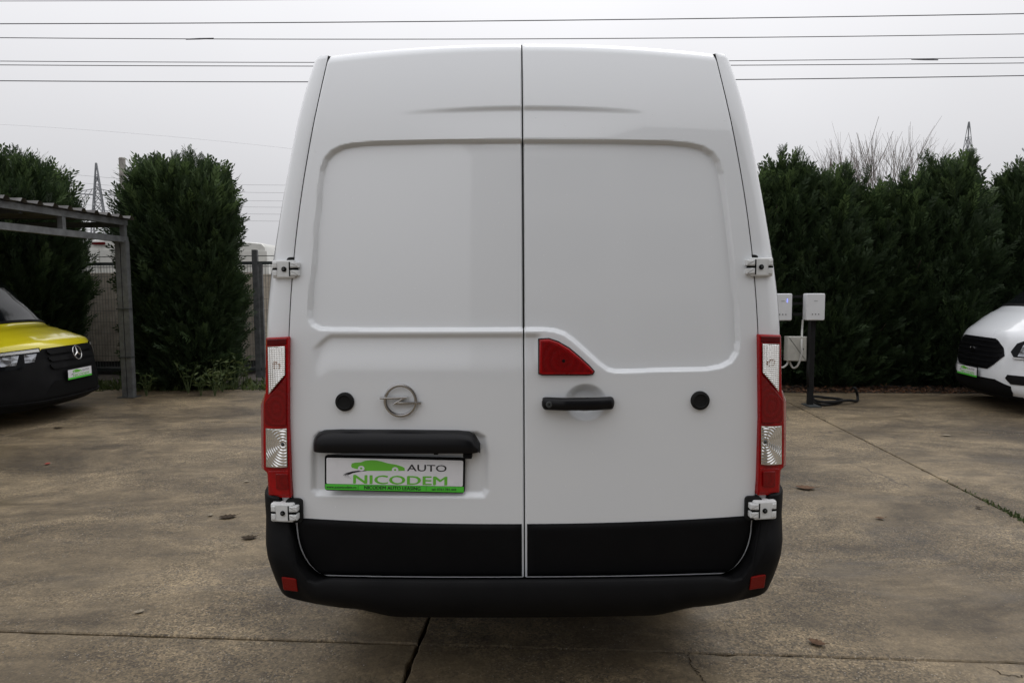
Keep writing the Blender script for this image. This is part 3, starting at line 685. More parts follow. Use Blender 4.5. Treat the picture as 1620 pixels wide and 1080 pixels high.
# hinges
def hinge(px0, px1, py0, py1, side, fwd=0.0):
    a = ppx(px0, py1, Y0 + .010 - fwd); b = ppx(px1, py0, Y0 + .010 - fwd)
    x0, x1 = sorted((abs(a[0]), abs(b[0]))); z0, z1 = a[1], b[1]; cx, cz = (x0 + x1) / 2, (z0 + z1) / 2; W, Hh = x1 - x0, z1 - z0
    def fn(x, z, d): return (side * x, yb(.86, cz) + .012 - fwd + .25 * max(0, x - cx) - d, z)
    m = MB(); prism(m, roundpoly([(x0 + .012, z0), (x1, z0), (x1, z1), (x0 + .012, z1)], .007), -.05, .030, fn, .006); root = m.build('door_hinge', 'white_metal_paint', van)
    m = MB(); prism(m, roundpoly([(x0 - .014, z0 - .010), (x0 + .05, z0 - .010), (x0 + .05, z1 + .012), (x0 - .014, z1 + .012)], .016), -.02, .004, fn, .001); m.build('hinge_seal', 'rubber', root)
    for (za, zb2) in ((.12, .44), (.58, .88)):
        m = MB(); prism(m, roundpoly([(x0 - .004, z0 + za * Hh), (x0 + .028, z0 + za * Hh), (x0 + .028, z0 + zb2 * Hh), (x0 - .004, z0 + zb2 * Hh)], .003), -.01, .034, fn, .004); m.build('knuckle', 'white_metal_paint', root)
        m = MB(); prism(m, roundpoly([(x1 - .020, z0 + za * Hh), (x1 - .003, z0 + za * Hh), (x1 - .003, z0 + zb2 * Hh), (x1 - .020, z0 + zb2 * Hh)], .003), -.01, .0335, fn, .003); m.build('knuckle', 'white_metal_paint', root)
    m = MB(); prism(m, [(x0 + .0285, z0 + .10 * Hh), (x0 + .033, z0 + .10 * Hh), (x0 + .033, z0 + .90 * Hh), (x0 + .0285, z0 + .90 * Hh)], .0, .0305, fn, .0001)  # dark strips laid on the block, painting the shade inside its slots
    m.build('slot_shade', 'dark_void', root); m = MB()
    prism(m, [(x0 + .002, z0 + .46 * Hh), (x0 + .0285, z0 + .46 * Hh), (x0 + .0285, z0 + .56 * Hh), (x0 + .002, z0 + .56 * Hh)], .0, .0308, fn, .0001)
    m.build('slot_shade', 'dark_void', root); m = MB()
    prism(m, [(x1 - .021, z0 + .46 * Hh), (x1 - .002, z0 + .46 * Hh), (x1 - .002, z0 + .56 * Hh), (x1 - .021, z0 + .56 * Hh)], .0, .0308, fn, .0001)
    m.build('slot_shade', 'dark_void', root)
    m = MB(); prism(m, [(cx + .002 + .0095 * math.cos(t), cz + .0095 * math.sin(t)) for t in np.linspace(0, 2 * math.pi, 16, endpoint=False)], .0, .0306, fn, .0001); m.build('bolt_hole_shade', 'dark_void', root)  # flat dark disc on the surface, painting the shade of a bolt hole
    m = MB(); prism(m, [(cx + .0035 + .005 * math.cos(t), cz + .001 + .005 * math.sin(t)) for t in np.linspace(0, 2 * math.pi, 6, endpoint=False)], .0, .0311, fn, .0003); m.build('hinge_bolt', 'steel_dark', root)
hinge(426, 468, 411, 440, -1); hinge(1185, 1229, 407, 437, 1); hinge(426, 468, 798, 827, -1, .024); hinge(1189, 1232, 794, 823, 1, .024)

# door furniture
def on(x, z, d): return (x, float(ysurf(x, z)) - d, z)
for (px, py), par in (((546, 635), doorL), ((1107, 633), doorR)):
    cx, cz = vp(px, py); c = on(cx, cz, 0)
    m = MB(); m.lathe([(.036, .004), (.036, -.008), (.034, -.014), (.026, -.017), (.023, -.013), (.0, -.012)], c, 'Y', 28); m.build('stop_buffer', 'rubber', par)
# emblem: ring crossed by a lightning flash
cx, cz = vp(634.5, 632.5); c = on(cx, cz, .014); rr = .058
m = MB(); ring_o = []
for k in range(40):
    a = 2 * math.pi * k / 40
    ring_o.append([(c[0] + (rr + .0066 * math.cos(b)) * math.cos(a), c[1] + .0052 * math.sin(b), c[2] + (rr + .0066 * math.cos(b)) * math.sin(a)) for b in np.linspace(0, 2 * math.pi, 9)])
ring_o.append(ring_o[0]); m.grid(ring_o, True); emb = m.build('emblem', 'chrome', doorL)
fl = [(-.078, .0135), (.030, .0150), (-.004, -.0045), (.077, -.0050), (.078, -.0125), (-.033, -.0140), (.001, .0065), (-.077, .0065)]
def skewz(x, z): return z + .0
m = MB(); prism(m, [(c[0] + x, c[2] + z) for x, z in fl], .006, .022, lambda x, z, d: (x, float(ysurf(cx, cz)) - d, z), .0025, 2); m.build('emblem_flash', 'chrome', emb)
# grab bar over the number plate
q = vpoly([(497,711),(497,695),(503,684),(514,679.5),(540,678.5),(640,679),(725,680),(743,682),(753,689),(759,703),(760,713)])
m = MB(); xs_, zs_ = q[:, 0], q[:, 1]
prof = []
zbot = float((zs_[0] + zs_[-1]) / 2)
xx = np.linspace(xs_[0], xs_[-1], 60); zt = np.interp(xx, xs_[1:-1], zs_[1:-1]); zt = np.minimum(zt, np.interp(xx, [xs_[0], xs_[0] + .03, xs_[-1] - .03, xs_[-1]], [zs_[1], 9, 9, zs_[-2]]))
Pg = []
for x, zt_ in zip(xx, zt):
    endk = min(1, min(x - xs_[0], xs_[-1] - x) / .05); dep = .012 + .034 * math.sqrt(max(0, 1 - (1 - endk) ** 2)); zb_ = zbot
    Pg.append([(x, float(ysurf(x, zt_)) + .018, zt_), (x, float(ysurf(x, zt_)) - dep * .25, zt_ - .000), (x, float(ysurf(x, zt_)) - dep * .75, zt_ - .012), (x, float(ysurf(x, zt_)) - dep, zt_ - .030), (x, float(ysurf(x, zt_)) - dep * 1.03, zb_ + .006), (x, float(ysurf(x, zt_)) - dep * .97, zb_), (x, float(ysurf(x, zb_)) + .018, zb_ + .004)])
m.grid(Pg, True); m.build('grab_bar', 'gloss_black', doorL, sharp=50)
a = vp(742, 718); m = MB(); m.box((a[0] - .004, float(ysurf(*a)) - .014, a[1]), (.034, .045, .02), bevel=.004); m.build('plate_lamp', 'black_plastic', doorL)
pc = vp(625.5, 748.5); plate = make_plate(van, 'number_plate'); plate.location = (pc[0], float(ysurf(*pc)) - .004, pc[1]); plate.rotation_euler = (0, R(1.55), 0)
m = MB(); c1 = vp(690, 717); m.box((c1[0], float(ysurf(*c1)) - .004, c1[1] + .002), (.016, .014, .008)); m.build('plate_clip', 'black_plastic', doorL); m = MB(); c1 = vp(525, 714); m.box((c1[0], float(ysurf(*c1)) - .004, c1[1]), (.03, .012, .006)); m.build('plate_clip', 'black_plastic', doorL)
# high red lamp above the handle
tri = vpoly([(853,537),(868,536),(883,541),(900,551),(918,566),(932,579),(939,587),(937,591),(930,592),(858,592),(853,590)])
m = MB(); prism(m, [tuple(p) for p in tri], -.02, .016, lambda x, z, d: (x, float(ysurf(x, z)) - d, z), .006, 3); hl = m.build('door_lamp', 'lens_red', doorR)
m = MB(); prism(m, inset([tuple(p) for p in tri], -.004), -.02, .004, lambda x, z, d: (x, float(ysurf(x, z)) - d, z), .001); m.build('lamp_gasket', 'rubber', hl)
c = vp(891, 570); mm = MB()
inn_ = inset([tuple(p) for p in tri], .010); prism(mm, inn_, .010, .0166, lambda x, z, d: (x - c[0], float(ysurf(x, z)) - d, z - c[1]), .001); oo = mm.build('lamp_optic', 'optic_red', hl); oo.location = (c[0], 0, c[1])
mm = MB(); mm.lathe([(.006, .0), (.006, -.0175), (.0, -.0177)], on(c[0], c[1], 0), 'Y', 14); mm.build('lamp_bulb', 'dark_void', hl)
# door handle: bar on two feet, with a lock barrel
h0, h1 = vp(857, 647), vp(971, 626)
def hf(x, z, d): return (x, float(ysurf(x, z)) - d, z)
m = MB(); hc = (h0[1] + h1[1]) / 2; hh = (h1[1] - h0[1]) / 2
Pg = []
for x in np.linspace(h0[0], h1[0], 48):
    e = min(x - h0[0], h1[0] - x); k = math.sqrt(max(0, 1 - (1 - min(1, e / .016)) ** 2)); d0 = .014 + .020 * sstep(.0, .09, np.float64(e)); hz = hh * (.35 + .65 * k)
    yy = float(ysurf(x, hc)); t = .018 * k + .003
    Pg.append([(x, yy - d0 - (t * math.sin(a) if math.sin(a) > 0 else t * math.sin(a) * .9), hc + hz * math.copysign(abs(math.cos(a)) ** .55, math.cos(a))) for a in np.linspace(0, 2 * math.pi, 17)])
m.grid(Pg, True); hd = m.build('door_handle', 'gloss_black', doorR, sharp=70)
for xa2, xb2 in ((h0[0] + .003, h0[0] + .055), (h1[0] - .035, h1[0] - .003)):
    m = MB(); m.box(((xa2 + xb2) / 2, float(ysurf(xa2, hc)) + .000, hc), (xb2 - xa2, .03, hh * 1.7), bevel=.006); m.build('handle_foot', 'black_plastic', hd)
lk = vp(868, 637); m = MB(); m.lathe([(.0125, 0), (.0125, -.039), (.010, -.043), (.004, -.043), (.003, -.038), (.0, -.038)], (lk[0] , float(ysurf(*lk)), lk[1]), 'Y', 20); lko = m.build('lock_barrel', 'steel_dark', hd)
# weather strip between the doors, rain drops
m = MB(); zz_ = np.linspace(ZB + .004, ZC - .02, 60)
for dx, w_ in ((0.0, .003),): m.grid([[(dx - w_, float(ysurf(0, z)) + .022, z), (dx + w_, float(ysurf(0, z)) + .022, z)] for z in zz_], False)
m.build('weather_strip', 'rubber', shell)
m = MB(); rg = random.Random(5)
for k in range(420):
    px, py = rg.uniform(470, 1190), rg.uniform(150, 810)
    if rg.random() < .35: px = rg.uniform(830, 1180)
    if 490 < px < 780 and 590 < py < 800: continue
    if 840 < px < 985 and 520 < py < 680: continue
    x, z = vp(px, py)
    if abs(x) > float(edge_x(z)) - .02 or abs(x) < .02: continue
    y = float(ysurf(abs(x), z)) + float(disp(np.array([x]), np.array([z]), -1 if x < 0 else 1)[0]); r_ = rg.choice((.0010, .0013, .0016, .0022)) 
    vs = [(x, y - r_ * .8, z)] + [(x + r_ * math.cos(a), y + .0002, z + r_ * 1.15 * math.sin(a)) for a in np.linspace(0, 2 * math.pi, 7, endpoint=False)]
    m.add(vs, [(0, 1 + q_, 1 + (q_ + 1) % 7) for q_ in range(7)], True)
stuff(m.build('rain_drops', 'droplet', van))

# ------------------------------------------------------------------ parked vans seen from the front quarter
class Nose:
    """skin of a van's front: centre profile pulled back and lowered towards the sides; x lateral, y forward, z up"""
    def __init__(s, prof, back, drop, w): s.p = np.array(prof); s.b = back; s.d = drop; s.w = w
    def S(s, q, t, off=0.0):                # q in -1..1 across, t = profile parameter
        def raw(q, t):
            n = len(s.p) - 1; t = min(max(t, 0), n); i = min(int(t), n - 1); f = t - i
            p0 = s.p[max(i - 1, 0)]; p1 = s.p[i]; p2 = s.p[i + 1]; p3 = s.p[min(i + 2, n)]
            c = .5 * ((2 * p1) + (-p0 + p2) * f + (2 * p0 - 5 * p1 + 4 * p2 - p3) * f * f + (-p0 + 3 * p1 - 3 * p2 + p3) * f ** 3)
            a = abs(q); b = np.interp(t, range(len(s.b)), s.b); d = np.interp(t, range(len(s.d)), s.d)
            ww = s.w * (1 - .09 * sstep(8, 11, t) * 1.0)
            return np.array([q * ww, c[0] - b * (.35 * a ** 2 + .65 * a ** 5), c[1] - d * (.5 * a ** 2.2 + .5 * a ** 6)])
        p = raw(q, t)
        if off:
            e = .01; du = raw(min(q + e, 1), t) - raw(max(q - e, -1), t); dv = raw(q, t + e) - raw(q, max(t - e, 0)); nn = np.cross(du, dv); nn /= np.linalg.norm(nn) + 1e-9
            if nn[1] < -.2 or (abs(nn[1]) < .25 and nn[2] < 0): nn = -nn
            p = p + nn * off
        return tuple(p)
    def patch(s, rows, off, nu, name, mat, parent, thick=.01, nsub=1):
        """rows: (t, q0, q1) from low to high"""
        rr = []
        for a, b in zip(rows[:-1], rows[1:]):
            for k in range(nsub): f = k / nsub; rr.append([a[i] * (1 - f) + b[i] * f for i in range(3)])
        rr.append(rows[-1])
        P = [[s.S(q0 + (q1 - q0) * u, t, off) for u in np.linspace(0, 1, nu)] for t, q0, q1 in rr]
        Q = [[s.S(q0 + (q1 - q0) * u, t, off - thick) for u in np.linspace(0, 1, nu)] for t, q0, q1 in rr]
        m = MB(); m.grid(P, True)
        lp = P[0] + [r[-1] for r in P[1:]] + P[-1][-2::-1] + [r[0] for r in P[-2:0:-1]]; lq = Q[0] + [r[-1] for r in Q[1:]] + Q[-1][-2::-1] + [r[0] for r in Q[-2:0:-1]]
        n = len(lp); m.add(lp + lq, [(k, (k + 1) % n, n + (k + 1) % n, n + k) for k in range(n)], False)
        return m.build(name, mat, parent)
    def frame(s, q, t):
        p = Vector(s.S(q, t)); du = (Vector(s.S(q + .03, t)) - Vector(s.S(q - .03, t))).normalized(); dv = (Vector(s.S(q, t + .05)) - Vector(s.S(q, t - .05))).normalized()
        return p, du, dv
def wheel(parent, x, y, r, s):
    a = MB(); a.lathe([(.0, -.10), (r * .78, -.10), (r * .97, -.085), (r, 0), (r * .97, .085), (r * .78, .10), (.0, .10)], (x, y, r), 'X', 32); t = a.build('wheel', 'tyre', parent)
    b = MB(); b.lathe([(.0, s * .085), (.05, s * .09), (.07, s * .06), (r * .55, s * .075), (r * .68, s * .105), (r * .68, s * .09)], (x, y, r), 'X', 28); b.build('rim', 'alloy', t)
def plate_at(nose, q, t, parent, fwd=.02):
    p, du, dv = nose.frame(q, t); pl = make_plate(parent, 'number_plate', True)
    z = Vector((0, -.10, 1)).normalized(); x = Vector((-1, 0, 0)); y = z.cross(x)   # plate faces -Y of its own frame
    M = Matrix((( -1, 0, 0), (0, -1, 0), (0, 0, 1))).to_4x4(); pl.matrix_local = Matrix.Translation(p + Vector((0, fwd, 0))) @ M
    return pl
def van_body(nose, root, paint, L, w, sill):
    ts = np.concatenate([np.linspace(0, 8, 60), np.linspace(8.2, len(nose.p) - 1, 30)])
    qs = np.concatenate([np.linspace(-1, -.8, 9), np.linspace(-.75, .75, 25), np.linspace(.8, 1, 9)])
    m = MB(); P = [[nose.S(q, t) for q in qs] for t in ts]; m.grid(P, True)
    for s, j in ((-1, 0), (1, -1)):
        a = [r[j] for r in P]; b = [(x + s * .012, y, sill) for x, y, z in a]
        md = [(x + s * .03, y, min(z, sill + (z - sill) * .55)) for x, y, z in a]
        m.grid([a, md, b], True)
    back = P[-1]; m.add([tuple(p) for p in back] + [(p[0], p[1], sill) for p in back], [(k, k + 1, len(back) + k + 1, len(back) + k) for k in range(len(back) - 1)])
    return m.build('body_shell', paint, root, sharp=50)

# yellow van under the carport
vito = Nose([(-.16, .20), (-.02, .29), (0, .44), (-.012, .60), (-.045, .80), (-.105, .985), (-.26, 1.065), (-.50, 1.145), (-.72, 1.225), (-1.02, 1.52), (-1.35, 1.82), (-1.8, 1.92), (-3.4, 1.93), (-4.95, 1.90)],
            [.30, .40, .42, .44, .46, .44, .40, .32, .26, .20, .14, .06, .0, 0], [.0, .0, .0, .0, .02, .06, .10, .12, .12, .10, .08, .06, .06, .06], .955)
sp_ = at(125, 562, 8.8)
yv = empty('yellow_van', (sp_[0] - .03, sp_[1], 0), R(-90 + 3.0))
tag(yv, 'yellow van with black bumper and grille, nose out of the carport', 'van')
van_body(vito, yv, 'yellow_paint', 5, .955, .28)
vito.patch([(0, -1, 1), (1, -1, 1), (2, -1, 1), (3, -1, 1), (4.0, -1, 1)], .008, 41, 'front_bumper', 'bumper_plastic', yv, .02, 4)
vito.patch([(4.0, -.66, .66), (4.35, -.60, .60), (4.66, -.52, .52)], .008, 21, 'grille_panel', 'black_plastic', yv, .02, 3)
for t0 in (3.35, 3.80, 4.25):
    vito.patch([(t0, -.44, .44), (t0 + .16, -.48, .48), (t0 + .30, -.48, .48)], .028, 21, 'grille_bar', 'bumper_plastic', yv, .025)
vito.patch([(1.35, -.62, .62), (2.3, -.50, .50), (2.55, -.45, .45)], .014, 17, 'lower_grille', 'dark_void', yv, .01)
vito.patch([(.95, -.97, .97), (1.15, -.97, .97)], .03, 33, 'bumper_lip', 'bumper_plastic', yv, .03)
for s in (-1, 1):
    hl_ = vito.patch([(3.55, s * .80, s * .97), (4.0, s * .66, s * 1.0), (4.5, s * .56, s * 1.0), (4.75, s * .55, s * .97)], .012, 11, 'headlight', 'glass_dark', yv, .02, 2)
    vito.patch([(3.80, s * .82, s * .95), (4.42, s * .78, s * .95)], .017, 7, 'headlight_reflector', 'optic_head', hl_, .006, 2)
    vito.patch([(3.90, s * .66, s * .75), (4.40, s * .61, s * .74)], .017, 7, 'headlight_reflector', 'optic_head', hl_, .006, 2)
    vito.patch([(4.50, s * .57, s * .96), (4.68, s * .57, s * .94)], .017, 7, 'light_strip', 'optic_clear', hl_, .006, 1)
    wheel(yv, s * .86, -.98, .33, s); wheel(yv, s * .86, -4.1, .33, s)
    m = MB(); m.box((s * 1.08, -1.75, 1.30), (.20, .12, .24), bevel=.03); m.build('wing_mirror', 'black_plastic', yv)
vito.patch([(8.0, -.95, .95), (8.12, -.95, .95)], .012, 15, 'wiper_cowl', 'black_plastic', yv, .02)
vito.patch([(8.1, -.90, .90), (9, -.90, .90), (9.95, -.88, .88)], .008, 21, 'windscreen', 'glass_dark', yv, .01, 6)
p, du, dv = vito.frame(0, 4.12); st_ = MB(); rr = .088
nn_ = Vector((0, math.cos(R(14)), math.sin(R(14)))); up_ = Vector((0, -math.sin(R(14)), math.cos(R(14)))); c_ = p + nn_ * .06
rgp = []
for k in range(33):
    a = 2 * math.pi * k / 32; d_ = Vector((1, 0, 0)) * math.cos(a) + up_ * math.sin(a); rgp.append([tuple(c_ + d_ * (rr + .0065 * math.cos(b)) + nn_ * (.0065 * math.sin(b))) for b in np.linspace(0, 2 * math.pi, 7)])
st_.grid(rgp, True); em_ = st_.build('star_ring', 'chrome', yv)
st_ = MB()
pts = []
for k in range(6):
    a = R(90 + 60 * k); r_ = rr if k % 2 == 0 else .016; pts.append(tuple(c_ + (Vector((1, 0, 0)) * math.cos(a) + up_ * math.sin(a)) * r_))
st_.add(pts + [tuple(c_ + nn_ * .012), tuple(c_ - nn_ * .012)], [(k, (k + 1) % 6, 6) for k in range(6)] + [((k + 1) % 6, k, 7) for k in range(6)]); st_.build('star_spokes', 'chrome', em_)
plate_at(vito, 0, 2.85, yv, .03)

# white van at the hedge
ford = Nose([(-.16, .20), (-.03, .30), (0, .44), (-.01, .60), (-.04, .80), (-.10, 1.00), (-.24, 1.13), (-.42, 1.26), (-.60, 1.36), (-.98, 1.64), (-1.35, 1.90), (-1.8, 1.99), (-3.4, 1.98), (-4.95, 1.95)],
            [.38, .46, .48, .50, .52, .50, .44, .36, .30, .22, .14, .06, .0, 0], [.0, .0, .0, .0, .02, .07, .11, .11, .10, .09, .08, .06, .06, .06], .975)
fp_ = at(1536, 556, 9.2)
fv = empty('white_parked_van', (fp_[0], fp_[1], 0), R(90 - 9))
tag(fv, 'white van with black hexagonal grille, parked beside the tall hedge', 'van')
van_body(ford, fv, 'car_white', 5, .975, .28)
grl = ford.patch([(2.75, -.38, .38), (3.1, -.47, .47), (3.75, -.60, .60), (4.25, -.56, .56), (4.62, -.46, .46), (4.75, -.40, .40)], .010, 25, 'grille', 'gloss_black', fv, .02, 3)
for t0 in np.linspace(2.95, 4.5, 6):
    hw = float(np.interp(t0, [2.75, 3.1, 3.75, 4.25, 4.75], [.36, .45, .57, .53, .39])); ford.patch([(t0, -hw, hw), (t0 + .1, -hw, hw)], .018, 15, 'grille_bar', 'black_plastic', grl, .012)
p, du, dv = ford.frame(0, 3.95); m = MB(); ov = [(.075 * math.cos(a), .032 * math.sin(a)) for a in np.linspace(0, 2 * math.pi, 20, endpoint=False)]
prism(m, ov, 0, .034, lambda x, z, d: (p[0] + x, p[1] + d, p[2] + z), .006); bd = m.build('badge', 'gloss_black', fv)
m = MB(); prism(m, [(.03 + .012 * math.cos(a), .008 + .016 * math.sin(a)) for a in np.linspace(0, 2 * math.pi, 10, endpoint=False)], 0, .037, lambda x, z, d: (p[0] + x, p[1] + d, p[2] + z), .003); m.build('badge_glint', 'chrome', bd)
ford.patch([(0, -.62, .62), (.9, -.72, .72), (1.55, -.72, .72), (2.0, -.52, .52)], .010, 21, 'lower_intake', 'dark_void', fv, .02, 3)
ford.patch([(.0, -.80, .80), (.55, -.78, .78)], .020, 21, 'lower_lip', 'black_plastic', fv, .03)
for s in (-1, 1):
    ford.patch([(1.75, s * .72, s * .93), (2.2, s * .66, s * .95), (2.5, s * .68, s * .93)], .010, 9, 'fog_recess', 'gloss_black', fv, .02, 2)
    hl_ = ford.patch([(3.6, s * .72, s * .93), (4.05, s * .66, s * .99), (4.6, s * .70, s * 1.0), (5.0, s * .80, s * 1.0)], .012, 11, 'headlight', 'glass_dark', fv, .02, 2)
    ford.patch([(3.8, s * .74, s * .90), (4.55, s * .76, s * .95)], .017, 9, 'headlight_reflector', 'optic_head', hl_, .006, 2)
    ford.patch([(3.62, s * .70, s * .93), (3.72, s * .69, s * .94)], .018, 9, 'light_strip', 'chrome', hl_, .006, 1)
    wheel(fv, s * .87, -1.0, .34, s); wheel(fv, s * .87, -4.0, .34, s)
    m = MB(); m.box((s * 1.10, -1.55, 1.34), (.20, .12, .26), bevel=.03); m.build('wing_mirror', 'car_white', fv)
    m = MB(); m.box((s * .35, -.66, ford.S(s * .36, 7.1)[2] + .006), (.03, .02, .014), bevel=.004); m.build('washer_jet', 'black_plastic', fv)
ford.patch([(8.0, -.95, .95), (8.12, -.95, .95)], .012, 15, 'wiper_cowl', 'black_plastic', fv, .02)
ford.patch([(8.1, -.90, .90), (9, -.90, .90), (9.95, -.88, .88)], .008, 21, 'windscreen', 'glass_dark', fv, .01, 6)
plate_at(ford, 0, 2.35, fv, .03)

# ------------------------------------------------------------------ carport on the left
pb = ground(205, 628); px_, py_ = pb[0], pb[1]
bd_ = Vector((math.sin(R(YAW)), math.cos(R(YAW)), 0)); bl_ = Vector((math.cos(R(YAW)), -math.sin(R(YAW)), 0))     # along the beam, and out of the opening
cp = empty('carport', (px_, py_, 0))
tag(cp, 'steel carport with corrugated sheet roof and open lattice beam over the yellow van', 'carport')
zt_ = at(203, 352, py_)[2]; zb2_ = at(203, 381, py_)[2]
def cpp(b, l, z): v = bd_ * b + bl_ * l; return (v.x, v.y, z)
def post(b, l, nm='post'):
    m = MB()
    m.box(cpp(b, l - .045, zb2_ / 2), (.075, .10, zb2_), Matrix.Rotation(R(-YAW), 3, 'Z')); o = m.build(nm, 'steel_grey', cp)
    m = MB(); m.box(cpp(b - .01, l + .05, zb2_ / 2), (.085, .085, zb2_), Matrix.Rotation(R(-YAW), 3, 'Z')); m.build('post_tube', 'steel_grey', o)
    m = MB(); m.box(cpp(b, l, .006), (.26, .2, .012), Matrix.Rotation(R(-YAW), 3, 'Z')); m.build('base_plate', 'steel_dark', o)
    for zz in (.62, 1.35):
        m = MB(); m.box(cpp(b - .02, l, zz), (.20, .10, .02), Matrix.Rotation(R(-YAW), 3, 'Z')); m.build('batten_plate', 'steel_dark', o)
post(0, 0); post(-5.6, 0); post(0, -5.5); post(-5.6, -5.5)
for nm, z, wd in (('top_rail', zt_, .085), ('bottom_rail', zb2_ + .02, .085)):
    for l in (.03, -5.5):
        m = MB(); m.bar(cpp(.05, l, z), cpp(-7.2, l, z), wd, wd); m.build(nm, 'steel_grey', cp)
for k, b in enumerate((.0, -1.28, -2.45, -3.6, -4.75, -5.9)):
    m = MB(); m.bar(cpp(b, .03, zb2_), cpp(b, .03, zt_), .07, .07, up=(0, 1, 0)); m.build('beam_strut', 'steel_grey', cp)
for b in (.0, -1.9, -3.8, -5.7):
    m = MB(); m.bar(cpp(b, -.02, zt_ - .03), cpp(b, -5.5, zt_ - .03), .06, .08); m.build('purlin', 'steel_dark', cp)
def sheet(b0, b1):
    P0, P1 = [], []; per = .26; n = int(round((b1 - b0) / per)); per = (b1 - b0) / n
    for k in range(n):
        for f, h in ((0, 0), (.50, 0), (.62, .045), (.80, .045), (.92, 0)):
            b = b0 + (k + f) * per; P0.append(cpp(b, .16, zt_ + .052 + h)); P1.append(cpp(b, -5.9, zt_ + .052 + h + .10))
    P0.append(cpp(b1 + .05, .16, zt_ + .052)); P1.append(cpp(b1 + .05, -5.9, zt_ + .152))
    m = MB(); m.grid([P0, P1], False); m.grid([[(x, y, z - .004) for x, y, z in P0], [(x, y, z - .004) for x, y, z in P1]], False, True)
    return m.build('roof_sheet', 'roof_sheet', cp)
for k in range(7): sheet(.10 - (k + 1) * 1.04, .10 - k * 1.04)

# ------------------------------------------------------------------ foliage
def frond_template(pairs=8, seed=0, ang=(22, 40), ln=.38, wid=.033, curl=0.0):
    r = np.random.default_rng(seed); T = []
    T.append([(-.012, 0, 0), (.012, 0, 0), (0, 1.0, .03)])
    for k in range(pairs):
        t = .10 + .80 * k / (pairs - 1)
        for s in (-1, 1):
            L_ = (ln * (1 - t) ** .7 + .08) * r.uniform(.75, 1.15); a = R(r.uniform(*ang)); bx, by = 0, t + r.uniform(-.03, .03)
            tx, ty = s * math.sin(a) * L_, by + math.cos(a) * L_; wn = wid * r.uniform(.7, 1.2); zz = r.uniform(-.06, .06)
            mx_, my_ = tx * .5, by + (ty - by) * .5
            T.append([(bx, by, 0), (mx_ + wn * math.cos(a), my_ - s * wn * math.sin(a), zz * .5), (tx, ty, zz)])
            T.append([(bx, by, 0), (tx, ty, zz), (mx_ - wn * math.cos(a), my_ + s * wn * math.sin(a), zz * .5)])
    T = np.array(T); T[..., 2] += curl * T[..., 1] ** 2; return T                                                # (ntri,3,3)
TEMPL = [frond_template(8, k, curl=.15 * (k - 1)) for k in range(4)]
PLUME = [frond_template(9, 10 + k, (13, 25), .30, .017, .12 * k) for k in range(3)]
def crown_mesh(name, pos, dirs, size, tone, mat, templ=TEMPL, rng=RNG):
    Vs = []; Ts = []
    which = rng.integers(0, len(templ), len(pos))
    for k, T in enumerate(templ):
        I = np.where(which == k)[0]
        if not len(I): continue
        d = dirs[I] / np.linalg.norm(dirs[I], axis=1, keepdims=True)
        rnd = rng.normal(size=(len(I), 3)); a = np.cross(d, rnd); a /= np.linalg.norm(a, axis=1, keepdims=True) + 1e-9; b = np.cross(a, d)
        T2 = T.reshape(-1, 3)
        V = pos[I][:, None, :] + size[I][:, None, None] * (T2[None, :, 0:1] * a[:, None, :] + T2[None, :, 1:2] * d[:, None, :] + T2[None, :, 2:3] * b[:, None, :])
        Vs.append(V.reshape(-1, 3)); Ts.append(np.repeat(tone[I], T2.shape[0]))
    V = np.concatenate(Vs); tn = np.concatenate(Ts); n = len(V)
    me = bpy.data.meshes.new(name); me.vertices.add(n); me.vertices.foreach_set('co', V.ravel().astype(np.float32))
    me.loops.add(n); me.loops.foreach_set('vertex_index', np.arange(n, dtype=np.int32)); me.polygons.add(n // 3)
    me.polygons.foreach_set('loop_start', np.arange(0, n, 3, dtype=np.int32))
    at_ = me.attributes.new('tone', 'FLOAT', 'POINT'); at_.data.foreach_set('value', tn.astype(np.float32))
    me.materials.append(MATS[mat]); me.update(calc_edges=True); me.validate()
    return me
